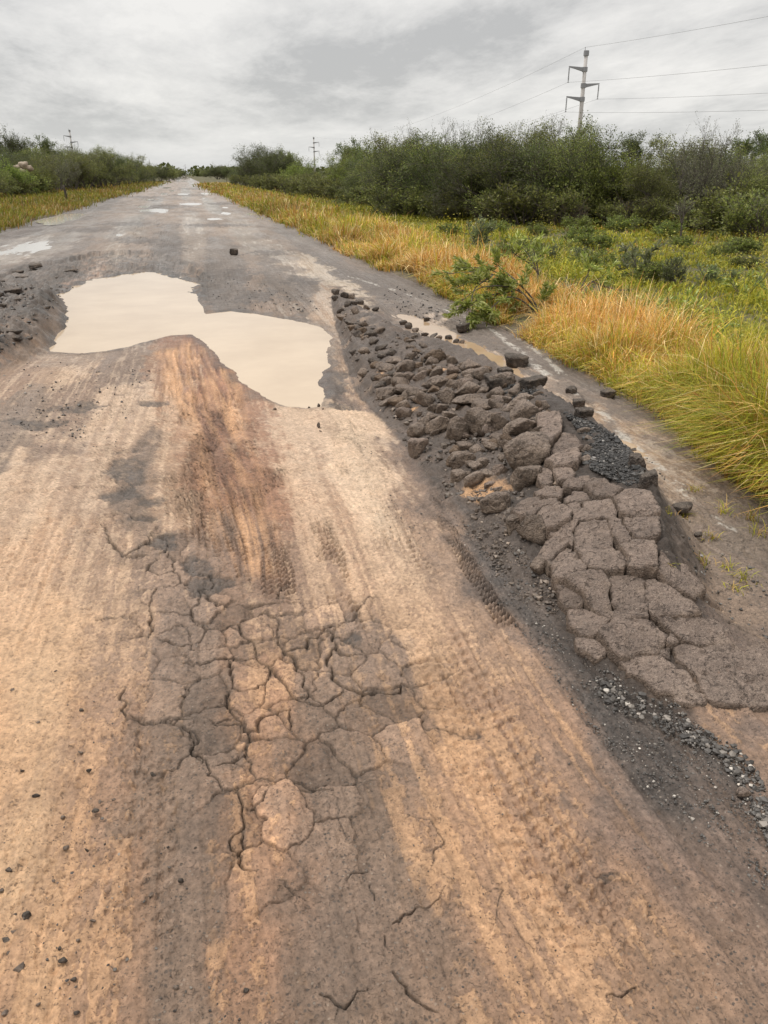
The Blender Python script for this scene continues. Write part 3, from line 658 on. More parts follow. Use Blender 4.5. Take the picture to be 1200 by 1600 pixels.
# ------------------------------------------------------------------ broken asphalt
def asphalt_mat(name, top, side, k=1.0):
    n = N(name)
    oi = n.node('ShaderNodeObjectInfo')
    va = n.voro(120); sp = n.node('ShaderNodeSeparateColor'); n.put(sp.inputs[0], va.outputs['Color'])
    nz = n.noise(9, 6, .72); nf = n.noise(60, 5, .8)
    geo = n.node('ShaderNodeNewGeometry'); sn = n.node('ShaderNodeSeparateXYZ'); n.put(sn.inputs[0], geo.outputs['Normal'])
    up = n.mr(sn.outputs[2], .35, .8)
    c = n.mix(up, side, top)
    c = n.mix(1.0, c, n.mr(nz, .28, .72, .58, 1.42), 'MULTIPLY')
    c = n.mix(1.0, c, n.mr(nf, .28, .72, .6, 1.42), 'MULTIPLY')
    c = n.mix(1.0, c, n.mr(oi.outputs['Random'], 0, 1, .82, 1.2), 'MULTIPLY')
    nd = n.noise(5.5, 6, .75); c = n.mix(n.math('MULTIPLY', n.mr(nd, .5, .68), .45), c, (.30, .225, .165))
    d = n.math('MULTIPLY', n.math('GREATER_THAN', sp.outputs[0], .8), n.math('LESS_THAN', va.outputs['Distance'], .35))
    c = n.mix(n.math('MULTIPLY', d, .5), c, (.05, .042, .04))
    l = n.math('MULTIPLY', n.math('GREATER_THAN', sp.outputs[1], .86), n.math('LESS_THAN', va.outputs['Distance'], .32))
    c = n.mix(n.math('MULTIPLY', l, .6), c, (.36, .30, .25))
    pz = n.mr(n.noise(34, 4, .7, None, 1.2), .57, .67, 0, 1); c = n.mix(n.math('MULTIPLY', pz, .5), c, (.06, .045, .036))
    h = n.math('SUBTRACT', n.math('ADD', nf, n.math('MULTIPLY', va.outputs['Distance'], .5)), n.math('MULTIPLY', pz, .8))
    return n.set(Base_Color=c, Roughness=n.mr(nz, .3, .7, .62, .9), Normal=n.bump(h, 1.0, .018), Specular_IOR_Level=.3)
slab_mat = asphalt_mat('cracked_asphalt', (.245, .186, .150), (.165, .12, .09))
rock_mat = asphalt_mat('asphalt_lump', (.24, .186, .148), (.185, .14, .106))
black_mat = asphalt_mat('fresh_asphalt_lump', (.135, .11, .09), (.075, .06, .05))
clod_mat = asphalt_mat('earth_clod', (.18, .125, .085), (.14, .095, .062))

def plate(poly_px, k, thick=.10, lift=.045, tilt=0.0, shrink=.006, rim=.02, mt=None):
    """a slab of asphalt with a ragged outline, laid on the shaped ground"""
    rs = np.random.default_rng(500 + k)
    P3 = surf(poly_px[:, 0], poly_px[:, 1], lift); P = P3[:, :2]
    Q = resample(np.vstack([P, P[:1]]), .013)[:-1]
    d = np.roll(Q, -1, 0) - np.roll(Q, 1, 0); nrm = np.stack([d[:, 1], -d[:, 0]], -1); nrm /= np.linalg.norm(nrm, axis=1)[:, None] + 1e-9
    area = .5 * np.sum(P[:, 0] * np.roll(P[:, 1], -1) - P[:, 1] * np.roll(P[:, 0], -1)); sg = 1 if area > 0 else -1
    jit = .020 * fbm(Q[:, 0] * 20 + k, Q[:, 1] * 20, 4, 300, .75) - shrink
    Q = Q + nrm * (sg * jit)[:, None]
    if sg < 0: Q = Q[::-1]
    nb = len(Q); st_ = .012
    lo, hi = Q.min(0), Q.max(0)
    if max(hi - lo) > 1.0: st_ = .018
    gx, gy = np.meshgrid(np.arange(lo[0], hi[0], st_), np.arange(lo[1], hi[1], st_)); gx = gx.ravel() + rs.uniform(-.005, .005, gx.size); gy = gy.ravel() + rs.uniform(-.005, .005, gy.size)
    s = sdpoly(gx, gy, Q); m = s < -.006
    I = np.stack([gx[m], gy[m]], -1)
    # a ring just inside the outline keeps the rounded rim round
    r = delaunay_2d_cdt([Vector(q) for q in np.vstack([Q, I])], [], [list(range(nb))], 1, 1e-6)
    V2 = np.array([(p.x, p.y) for p in r[0]]); sdv = -sdpoly(V2[:, 0], V2[:, 1], Q); sdv = np.maximum(sdv, 0)
    cen = Q.mean(0)
    base = macrof(V2[:, 0], V2[:, 1])
    # the plate itself is stiffer than the soil under it: blend with its own best plane
    A = np.c_[V2 - cen, np.ones(len(V2))]; co = np.linalg.lstsq(A, base, rcond=None)[0]
    z = .8 * (A @ co) + .2 * base + lift
    z = z + ((V2 - cen) @ rs.normal(0, tilt, 2)) + rs.normal(0, .006) + .006 * fbm(V2[:, 0] * 11 + k, V2[:, 1] * 11, 4, 310) + .005 * fbm(V2[:, 0] * 45, V2[:, 1] * 45, 2, 311)
    rim_ = rim * (.7 + .9 * np.clip(fbm(V2[:, 0] * 14, V2[:, 1] * 14, 3, 313), -.5, 1)); z = z - rim_ * np.clip(1 - sdv / (rim * 1.1), 0, 1) ** 1.6
    # hair cracks and pits in the top
    gx_ = V2[:, 0] * 7.5 + k; gy_ = V2[:, 1] * 7.5; ww_ = fbm(gx_ * 1.3, gy_ * 1.3, 3, 314); ln = np.abs(fbm(gx_ + ww_, gy_ - ww_, 2, 315))
    z = z - .010 * np.exp(-(ln / .035) ** 2) - .012 * sstep(.35, .6, fbm(V2[:, 0] * 30, V2[:, 1] * 30, 2, 316))
    nv = len(V2)
    # orient faces up, find the outline loop
    T = []
    for f in r[2]:
        a, b, c = V2[f[0]], V2[f[1]], V2[f[2]]
        T.append(tuple(f) if (b[0]-a[0])*(c[1]-a[1])-(b[1]-a[1])*(c[0]-a[0]) > 0 else tuple(f[::-1]))
    edges = {}
    for f in T:
        for i in range(3): edges[(f[i], f[(i + 1) % 3])] = 1
    bnd = [e for e in edges if (e[1], e[0]) not in edges]
    bv = sorted({e[0] for e in bnd} | {e[1] for e in bnd}); m1 = {v: nv + j for j, v in enumerate(bv)}; m2 = {v: nv + len(bv) + j for j, v in enumerate(bv)}
    B = V2[bv]; bz = z[bv]
    out = .008 * fbm(B[:, 0] * 30, B[:, 1] * 30, 2, 312)
    dn = (B - cen) / (np.linalg.norm(B - cen, axis=1)[:, None] + 1e-9)
    V = np.vstack([np.c_[V2, z], np.c_[B + dn * (.004 + out)[:, None], bz - thick * .4], np.c_[B - dn * .01, bz - thick]])
    Qd = []
    for a, b in bnd:
        Qd.append((b, a, m1[a], m1[b])); Qd.append((m1[b], m1[a], m2[a], m2[b]))
    org = np.array([cen[0], cen[1], float(np.mean(z) - thick)])
    me = mesh_np('pavement_slab', V - org, quads=Qd, tris=T)
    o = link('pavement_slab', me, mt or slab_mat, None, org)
    return o

def s5(p): return Z(p, 700, 740, .3)
def s6(p): return Z(p, 840, 840, .3)
def s4(p): return Z(p, 760, 620, .25)
PLATES = [  # outline, lift, thickness, label
 (s5([(605,560),(700,520),(800,490),(830,560),(858,690),(890,722),(850,730),(740,680),(700,620)]), .05, .10, 'tall wedge-shaped asphalt slab left of the widest upright crack'),
 (s5([(842,505),(930,502),(1030,518),(1020,590),(1038,700),(1048,732),(960,738),(880,680),(845,580)]), .05, .10, 'square asphalt slab right of the widest upright crack, pale pebble on top'),
 (s6([(568,215),(612,208),(700,245),(800,320),(858,388),(720,393),(605,393),(578,340),(562,270)]), .045, .09, 'triangular asphalt slab tapering to a point toward the right shoulder'),
 (s5([(560,565),(600,562),(702,658),(690,678),(640,693),(590,670)]), .035, .08, 'small flat asphalt slab at the left foot of the tall wedge slab'),
 (s6([(165,368),(250,348),(376,405),(366,438),(300,506),(230,500),(160,440)]), .035, .08, 'rounded asphalt slab at left edge, above the stony gravel band'),
 (s6([(324,510),(400,432),(404,402),(460,397),(560,410),(598,427),(676,490),(666,543),(610,576),(540,582),(440,602),(384,588)]), .04, .09, 'broad shield-shaped asphalt slab ringed by open cracks, nearest the camera but two'),
 (s6([(606,405),(720,400),(860,400),(940,425),(1010,480),(1040,540),(870,541),(760,537),(692,480)]), .03, .07, 'wide thin asphalt slab below the triangular slab, running into the shoulder'),
 (s6([(692,494),(742,534),(692,552),(674,546)]), .03, .06, 'tiny triangular asphalt chip between the shield slab and the big right slab'),
 (s6([(622,577),(688,562),(690,618),(642,600)]), .025, .06, 'small asphalt chip right below the shield-shaped slab'),
 (s6([(400,612),(450,612),(550,592),(610,594),(680,642),(770,702),(826,768),(876,848),(858,863),(800,868),(740,853),(690,800),(600,780),(480,700)]), .014, .07, 'long asphalt slab at the front of the ridge, touching the gravel band'),
 (s6([(702,562),(760,548),(1000,549),(1200,545),(1420,555),(1420,900),(1200,878),(1100,878),(960,868),(902,848),(854,788),(824,718),(724,638)]), .013, .07, 'largest asphalt slab, lying flat at the right edge of the photo'),
 (s6([(200,533),(300,535),(366,590),(348,618),(300,628),(212,580)]), .02, .06, 'thin sunken asphalt slab half lost in the gravel band'),
 (s5([(688,252),(830,237),(856,300),(866,362),(760,376),(657,368),(657,300)]), .055, .11, 'pale asphalt slab at the middle of the cracked crest, upper half'),
 (s5([(658,377),(760,383),(868,368),(926,430),(916,490),(820,498),(740,488),(720,452)]), .055, .11, 'asphalt slab with a shadowed front lip, just above the widest upright crack'),
 (s5([(836,240),(862,241),(900,252),(970,335),(892,358),(872,320)]), .053, .10, 'narrow slanting asphalt slab on the crest between two pale slabs'),
 (s5([(924,362),(1000,342),(1070,352),(1093,440),(1088,493),(1000,508),(934,490),(934,430),(894,372)]), .055, .12, 'blocky asphalt slab at the right brink of the crest, lowest of three'),
 (s5([(922,215),(1090,207),(1113,260),(1108,308),(1060,338),(984,338),(934,270)]), .055, .12, 'blocky asphalt slab at the right brink of the crest, middle of three'),
 (s5([(872,130),(922,97),(1060,87),(1093,140),(1098,190),(1000,203),(902,200)]), .055, .12, 'blocky asphalt slab at the right brink of the crest, just below the black gravel'),
 (s5([(708,142),(838,120),(882,180),(882,213),(802,218),(708,172)]), .055, .10, 'five-sided reddish asphalt slab left of the brink slabs'),
 (s5([(642,187),(700,177),(798,221),(740,240),(652,243)]), .055, .09, 'low slanting asphalt slab under the reddish five-sided slab'),
 (s5([(532,310),(562,267),(668,257),(653,300),(648,358),(602,330)]), .055, .11, 'three-cornered asphalt slab overhanging the hollow on the left face'),
 (s5([(493,162),(560,152),(628,180),(638,243),(520,283),(482,250),(434,230)]), .07, .14, 'thick asphalt block with a brown broken face looking down the left slope'),
 (s5([(388,130),(440,112),(560,122),(596,150),(490,163),(430,218),(352,208),(342,180)]), .065, .13, 'long arched asphalt block above the left slope, beside the orange clay'),
 (s5([(602,120),(660,82),(700,77),(752,120),(680,133),(612,138)]), .055, .09, 'small rounded asphalt slab in the middle of the crest'),
 (s5([(443,90),(520,62),(598,77),(588,113),(520,113),(452,105)]), .055, .10, 'flat asphalt slab just above the long arched block'),
 (s5([(705,62),(760,28),(830,42),(906,80),(858,113),(772,118)]), .055, .10, 'rough asphalt slab with pitted top against the black gravel'),
 (s5([(620,24),(738,2),(758,22),(690,60),(606,70)]), .055, .10, 'slim asphalt slab leaning into the black gravel'),
 (s5([(462,440),(502,352),(560,327),(618,365),(560,408),(530,448),(482,445)]), .05, .11, 'dark green-brown tilted asphalt slab on the left face below the hollow'),
 (s5([(537,455),(622,372),(718,455),(713,498),(602,548),(552,540)]), .05, .11, 'brown tilted asphalt slab on the left face next to the tall wedge slab'),
 (s5([(622,137),(680,141),(698,170),(642,180)]), .05, .08, 'very small asphalt piece wedged between slabs on the crest'),
 (s4([(303,445),(360,432),(408,442),(412,518),(362,538),(314,480)]), .055, .10, 'upright oblong asphalt slab beside the deep dark gap'),
 (s4([(422,430),(510,417),(557,450),(538,488),(444,522)]), .055, .10, 'asphalt slab split from its oblong neighbour by a straight crack'),
 (s4([(373,390),(432,352),(560,322),(587,350),(577,388),(432,423)]), .07, .12, 'thick loaf-shaped asphalt slab lying across the crest'),
 (s4([(402,310),(482,212),(560,232),(597,290),(558,313),(422,348)]), .06, .12, 'humped asphalt slab beside the black gravel, above the loaf-shaped slab'),
 (s4([(303,290),(362,202),(457,212),(428,258),(380,308),(314,303)]), .06, .12, 'asphalt slab slanting away to the upper right above the biggest boulder'),
 (s4([(314,188),(324,102),(450,92),(468,148),(466,198),(352,198)]), .06, .12, 'tall asphalt slab on the crest right of the stacked brown boulders'),
 (s4([(312,330),(378,322),(398,348),(370,363)]), .05, .09, 'small asphalt slab behind the biggest boulder'),
 (s5([(1098,420),(1112,375),(1180,420),(1260,500),(1330,600),(1290,640),(1200,590),(1100,535)]), .03, .08, 'dark slanting asphalt slab sliding off the right side of the crest'),
]
for k, (pp, lift, th, lab) in enumerate(PLATES):
    big = k in (9, 10, 11)
    o = plate(pp, k, th, lift, 0.0 if k in (9, 10, 11) else .075, -.0025, .003 if big else .0045)
    tag(o, lab, 'asphalt slab', 'cracked asphalt slabs on the ridge')

# ---- lumps
def rock_mesh(seed, sub=4, planes=16, rough=.05, flat=1.0, block=False):
    rs = np.random.default_rng(seed)
    V, F = ICO[sub]
    nrm = rs.normal(size=(planes, 3)); nrm /= np.linalg.norm(nrm, axis=1)[:, None]
    dd = rs.uniform(.62, 1.0, planes)
    if block:
        ax = np.vstack([np.eye(3), -np.eye(3)]) + rs.normal(0, .12, (6, 3)); ax /= np.linalg.norm(ax, axis=1)[:, None]
        nrm = np.vstack([ax, nrm[:5]]); dd = np.concatenate([rs.uniform(.6, .72, 6), rs.uniform(.8, .95, 5)])
    t = (V @ nrm.T) / dd
    p = 9 if not block else 10
    r = (np.maximum(t, 0) ** p).sum(1) ** (-1.0 / p)
    P = V * r[:, None]
    def n3(q, s, sd): return (fbm(q[:, 0] * s + q[:, 2] * s * .7, q[:, 1] * s - q[:, 2] * s * .6, 4, sd) + fbm(q[:, 2] * s + 5, q[:, 0] * s * .8 - q[:, 1] * s * .5, 4, sd + 1)) * .5
    P = P * (1 + rough * 1.8 * n3(P, 2.2, seed * 3) + rough * 1.5 * n3(P, 6, seed * 3 + 7) + rough * .9 * n3(P, 15, seed * 3 + 9))[:, None]
    P[:, 2] *= flat
    return P - P.mean(0), F

def ico(sub):
    import bmesh
    bm = bmesh.new(); bmesh.ops.create_icosphere(bm, subdivisions=sub, radius=1.0)
    V = np.array([v.co[:] for v in bm.verts]); F = np.array([[v.index for v in f.verts] for f in bm.faces]); bm.free()
    return V, F
ICO = {s: ico(s) for s in (1, 2, 3, 4, 5)}

def lump(name, px, py, wpx, hpx, seed, mt, rot=0.0, block=False, sink=.25, sub=4, rough=.06):
    """an asphalt lump whose silhouette is about wpx x hpx photo pixels, centred on px, py"""
    foot = surf(px, py + hpx * .22)[0]
    depth = float((foot - CAM) @ FW)
    w_ = wpx * depth / F_PX; h_ = hpx * depth / F_PX
    P, F = rock_mesh(seed, sub, 15, rough, 1.0, block)
    ext = P.max(0) - P.min(0)
    c, s = math.cos(seed * 1.7), math.sin(seed * 1.7)
    if block: c, s = math.cos(.3 * math.sin(seed)), math.sin(.3 * math.sin(seed))
    P = P @ np.array([[c, -s, 0], [s, c, 0], [0, 0, 1]])
    ext = P.max(0) - P.min(0); P = P / ext
    # seen at a slant, the picture height mixes height and depth
    w_ *= 1.0 if block else 1.14; h_ *= 1.0 if block else 1.22; rot *= .5
    P = P * np.array([w_, max(.75 * w_, h_ * .8) if not block else w_ * .8, h_ * .92])
    if rot:
        c, s = math.cos(rot), math.sin(rot); P = P @ np.array([[c, 0, -s], [0, 1, 0], [s, 0, c]])
    org = np.array([foot[0], foot[1], foot[2] + h_ * (.50 - sink)])
    return link(name, mesh_np(name, P, tris=F), mt, None, org)

def s1(a): return (500 + a[0] * .25, 440 + a[1] * .25)
def s2(a): return (720 + a[0] * .25, 460 + a[1] * .25)
def s3(a): return (560 + a[0] * .25, 580 + a[1] * .25)
def s4p(a): return (760 + a[0] * .25, 620 + a[1] * .25)
def s5p(a): return (700 + a[0] * .3, 740 + a[1] * .3)
G1 = 'asphalt lumps heaped on the left slope of the ridge'; G2 = 'loose asphalt blocks beside the ridge'
SLOPE = 'grey-brown asphalt lump packed among its like in the upper part of the heap'
LOWER = 'brown asphalt lump low in the heap, near the orange clay patch'
LUMPS = [  # frame, cx, cy, w, h, label, rot, mat
 (s3,195,145,140,80,'smooth loaf-shaped asphalt lump at the far left of the heap',0,0),(s3,300,122,210,55,'long thin asphalt splinter leaning to the upper right at the far left of the heap',.45,0),(s3,345,150,115,75,'reddish wedge of asphalt under the long thin splinter',.3,1),
 (s3,255,75,105,95,'dark lump behind the long thin splinter at the far left of the heap',0,0),(s3,480,85,145,80,SLOPE,0,0),(s3,430,200,105,95,SLOPE,0,0),(s3,555,165,125,100,'square-shouldered brown lump in the middle of the heap',0,1),
 (s3,690,125,150,90,'flat-topped grey lump near the small gravel pocket',0,0),(s3,690,190,200,80,'long flat grey slab-like lump above the tall round boulder',.12,0),(s3,760,235,160,90,SLOPE,0,0),(s3,850,220,95,80,SLOPE,0,0),
 (s3,510,345,150,125,'leaning oval lump at the left edge of the big boulders',.35,1),(s3,610,395,150,160,'steep grooved boulder left of the tall round boulder',.3,1),(s3,755,340,165,170,'tall round boulder standing out in the middle of the heap',0,1),
 (s3,370,380,105,100,'dark lump just above the pale flat stone',.2,1),(s3,345,485,115,120,'pale pitted stone lying alone at the edge of the mud track',.15,2),(s3,640,560,160,115,'broad brown lump sunk in soil below the grooved boulder',0,1),
 (s3,665,475,100,65,'small oval lump with a brown front below the grooved boulder',0,1),(s3,630,665,105,95,LOWER,0,1),(s3,710,690,115,105,LOWER,0,1),(s3,810,655,105,65,LOWER,0,1),
 (s3,1030,265,170,125,'upper one of two stacked brown boulders',0,1),(s3,1010,365,185,110,'lower one of two stacked brown boulders',0,1),(s3,1020,540,275,225,'biggest boulder, peaked and pale brown, at the middle of the ridge',0,1),
 (s3,1050,670,170,150,'knobbly boulder in front of the biggest peaked boulder',0,1),(s3,470,240,55,55,SLOPE,0,0),(s3,520,235,75,55,SLOPE,0,0),(s3,830,465,115,65,LOWER,0,1),(s3,740,600,95,55,LOWER,0,1),(s3,885,80,160,110,'grey block at the head of the small gravel pocket',0,0),
 (s3,690,60,85,55,SLOPE,0,0),(s3,770,30,120,90,'rough humped lump by the muddy ditch water',0,0),(s3,870,330,115,115,'grey lump wedged between the round boulder and the stacked boulders',0,0),(s3,590,95,90,60,SLOPE,0,0),(s3,180,205,110,70,SLOPE,.3,1),(s3,290,215,90,60,SLOPE,0,0),(s3,880,180,80,60,SLOPE,0,0),(s3,960,150,90,70,SLOPE,0,0),(s3,410,330,80,60,SLOPE,0,0),(s3,880,430,90,60,LOWER,0,1),
 (s1,720,478,135,105,'rusty brown earth clod on the far slope of the heap',0,3),(s1,555,485,72,55,SLOPE,0,0),(s1,480,500,120,45,'thin pale broken plate lying left of the rusty clod',.2,0),(s1,420,545,130,40,'long pale broken plate at the foot of the far slope',.25,0),(s1,505,640,110,85,SLOPE,.2,0),(s1,650,570,90,60,SLOPE,0,0),(s1,930,545,120,90,SLOPE,0,0),
 (s5p,240,165,150,110,LOWER,0,1),(s5p,345,250,145,125,'round brown boulder at the left foot below the orange clay',0,1),(s5p,430,300,110,150,'leaning brown boulder between the left foot and the dark hollow',.3,1),(s5p,475,490,90,90,'flat brown piece sunk at the left foot of the tilted slabs',0,1),(s5p,525,500,80,80,'flat reddish piece sunk at the left foot of the tilted slabs',0,1),
 (s4p,605,222,85,55,'dark lump half buried in the black gravel near its top',0,0),(s4p,640,270,60,50,'small dark lump half buried in the black gravel',0,0),(s4p,625,340,80,60,'dark lump at the left rim of the black gravel',0,0),(s4p,620,400,90,55,'flat dark lump at the lower left rim of the black gravel',0,0),(s4p,350,60,80,70,'grey lump at the top of the crest beside the small gravel pocket',0,0),(s4p,205,55,150,90,'grey hump beside the stacked brown boulders',0,0),
]
for k, (fr, cx, cy, ww, hh, lab, rot, m) in enumerate(LUMPS):
    x, y = fr((cx, cy)); kk = .3 if fr is s5p else .25
    big = ww * kk > 30
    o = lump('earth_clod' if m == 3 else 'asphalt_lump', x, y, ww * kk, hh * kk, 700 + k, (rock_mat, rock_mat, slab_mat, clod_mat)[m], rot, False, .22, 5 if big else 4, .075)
    tag(o, lab, 'earth clod' if m == 3 else 'asphalt lump', G1)
BLOCKS = [(s4p,1005,540,125,140,'big pitted dark block at the far right brink, beneath the black crumbling block'),(s2,345,425,160,95,'flat-topped grey asphalt block standing in the muddy ditch water'),(s2,275,492,92,62,'small brown asphalt block at the near edge of the ditch water'),(s2,450,560,175,90,'dark asphalt block on the near bank of the ditch water'),(s2,690,605,75,50,'little black asphalt block on the worn white edge line'),
 (s2,915,628,95,70,'dark lump at the foot of the tall dry grass'),(s2,735,690,95,70,'dark asphalt block behind the crest above the orange water'),(s2,770,748,125,75,'pale-topped asphalt block between crest and edge line'),(s2,235,560,160,115,'square asphalt block at the crest next to the ditch'),
 (s1,890,300,80,75,'lone dark square block standing beside the ditch water'),(s1,805,362,48,52,'knob of asphalt upright on the crest by the ditch'),(s1,665,240,38,32,'small dark stone in the ditch left of the lone square block'),(s1,905,160,36,26,'small black stone near the overhanging leafy branch'),
 (s4p,930,415,115,115,'black crumbling block on the right brink of the black gravel'),(s4p,915,340,40,30,'small black crumb behind the black crumbling block')]
for k, (fr, cx, cy, ww, hh, lab) in enumerate(BLOCKS):
    x, y = fr((cx, cy))
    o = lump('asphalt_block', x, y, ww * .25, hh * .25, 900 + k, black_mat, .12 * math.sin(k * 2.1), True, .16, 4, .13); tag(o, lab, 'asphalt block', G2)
o = lump('stone', 366, 396, 14, 11, 950, black_mat, 0, True, .02, 4, .06); tag(o, 'lone dark squarish stone lying on the road beyond the puddle', 'stone')
o = lump('stone', 1161, 1240, 19, 14, 951, slab_mat, 0, False, .1, 4, .02); tag(o, 'round pale river stone at the edge of the gravel band, far right', 'stone')
for px, py, w_, h_, lab in [(1064,797,34,16,'flat black asphalt flake lying on the right shoulder by the small grass tuft'),(840,640,8,18,'thin orange upright shard behind the crest near the black gravel'),(844,617,12,9,'small orange clay lump in the gravel pocket'),(1090,838,12,9,'small dark crumb on the right shoulder'),(1065,840,10,7,'small dark crumb beside the right brink of the slabs')]:
    o = lump('asphalt_flake' if 'flake' in lab else 'crumb', px, py, w_, h_, int(px), clod_mat if 'orange' in lab else black_mat, 0, False, .1, 3, .08); tag(o, lab, 'crumb')
# crumbs heaped at the far end of the ridge
FARC = [(s1,220,190,48,52),(s1,100,72,45,42),(s1,345,177,40,26),(s1,270,272,45,34),(s1,135,180,40,40),(s1,150,95,50,38),(s1,190,100,50,36),(s1,215,140,42,36),(s1,255,135,50,36),(s1,285,165,40,30),(s1,170,150,46,40),(s1,95,110,40,36),(s1,140,230,60,40),(s1,190,270,55,40),(s1,240,335,60,45),(s1,290,350,50,40),(s1,520,260,50,40),(s1,550,285,45,40),(s1,600,310,45,32),(s1,650,335,45,30),(s1,700,350,45,30),(s1,745,355,40,30),(s1,330,310,45,30),(s1,330,380,60,40),(s1,280,440,70,50),(s1,380,420,60,36),(s1,215,450,60,45),(s1,880,390,40,40),(s1,850,385,40,40),(s1,330,505,60,40),(s1,270,580,70,50),(s1,380,660,80,50)]
for k, (fr, cx, cy, ww, hh) in enumerate(FARC):
    x, y = fr((cx, cy)); o = lump('asphalt_lump', x, y, ww * .25, hh * .25, 1000 + k, black_mat if k % 3 else rock_mat, 0, False, .2, 3, .09)
    tag(o, 'fist-sized dark asphalt lump strewn over the far end of the ridge', 'asphalt lump', 'fist-sized lumps at the far end of the ridge')
# more lumps that fill the heap
rs_ = np.random.default_rng(31); HP_ = np.array([(600,575),(680,560),(760,570),(850,620),(865,690),(800,690),(790,780),(740,770),(690,700),(640,660),(590,610)], float); PP = []
while len(PP) < 75:
    q = np.array([rs_.uniform(590, 870), rs_.uniform(555, 790)])
    if inpoly(q[:1], q[1:], HP_)[0] and all(np.hypot(*(q - p_)) > 13 for p_ in PP): PP.append(q)
for k, q in enumerate(PP):
    w_ = rs_.uniform(12, 27); o = lump('asphalt_lump', q[0], q[1], w_, w_ * rs_.uniform(.6, .9), 1250 + k, (rock_mat, rock_mat, clod_mat, slab_mat)[k % 4], rs_.uniform(-.3, .4), False, .3, 4, .08)
    tag(o, 'small asphalt lump filling the gaps between the bigger lumps of the heap', 'asphalt lump', 'small lumps filling the heap')
FL_ = np.array([(545,500),(640,530),(740,560),(690,580),(600,600),(570,590)], float); PP = []
while len(PP) < 45:
    q = np.array([rs_.uniform(540, 740), rs_.uniform(500, 600)])
    if inpoly(q[:1], q[1:], FL_)[0]: PP.append(q)
for k, q in enumerate(PP):
    w_ = rs_.uniform(8, 20); o = lump('asphalt_lump', q[0], q[1], w_, w_ * rs_.uniform(.5, .8), 1350 + k, (rock_mat, black_mat, clod_mat)[k % 3], rs_.uniform(-.2, .4), False, .3, 3, .08)
    tag(o, 'flat asphalt lump half sunk in the dark soil of the far slope', 'asphalt lump', 'half-sunk lumps on the far slope')
# thin broken plates of asphalt on the bank left of the water
for k in range(22):
    while True:
        q = np.array([rs_.uniform(-40, 240), rs_.uniform(395, 560)])
        if inpoly(q[:1], q[1:], np.array([(-40,440),(50,415),(100,412),(120,430),(95,470),(70,520),(-40,575)], float))[0]: break
    w_ = rs_.uniform(12, 34) * (q[1] - 262) / 210; o = lump('asphalt_flake', q[0], q[1], w_, w_ * rs_.uniform(.22, .4), 1450 + k, black_mat, rs_.uniform(-.5, .5), True, .36, 3, .12)
    tag(o, 'thin dark flake of broken asphalt on the bank left of the pothole water', 'asphalt flake', 'broken flakes on the bank by the water')
# pebbles on the orange mud, left foreground
PEB = [(43,1432,13,16),(30,1515,17,11),(57,1245,12,11),(98,1278,7,6),(150,1268,11,9),(104,1326,9,8),(137,1330,6,7),(22,1457,10,8),(12,1470,14,7),(15,1490,8,6),(98,1502,13,9),(122,1470,7,6),(116,1531,9,7),(7,1585,12,9),(93,1483,6,5),(84,1377,5,5),(139,1205,8,6),(127,1177,8,5),(240,1213,8,8),(156,1255,5,5),(282,1377,8,9),(238,1398,8,8),(24,1431,6,6),(60,1571,7,6),(120,1583,9,7),(275,1544,9,7),(386,1548,9,8),(4,1393,9,6),(14,1360,11,8),(147,1440,9,8),(306,1325,5,5),(178,1250,6,5),(498,635,5,6),(505,640,4,4),(498,667,5,9),(501,675,4,4),(483,638,4,4),(430,640,5,4),(88,1050,7,5),(20,1080,6,5),(128,1110,7,5),(60,1130,6,5),(35,1205,6,5),(70,1300,6,5)]
for k, (px, py, a, b) in enumerate(PEB):
    o = lump('pebble', px, py, a * .92, b * .92, 1100 + k, (black_mat, rock_mat)[k % 2], 0, False, .08, 3, .05)
    lab = {0: 'biggest upright dark pebble on the orange mud at the lower left', 1: 'flat dark pebble nearest the lower left corner of the road'}.get(k, 'tiny dark pebble pressed into the wet mud near the pothole water' if 32 <= k <= 37 else 'small dark pebble pressed into the orange mud at the lower left')
    tag(o, lab, 'pebble', 'pebbles by the pothole water' if 32 <= k <= 37 else 'pebbles on the mud at the left')

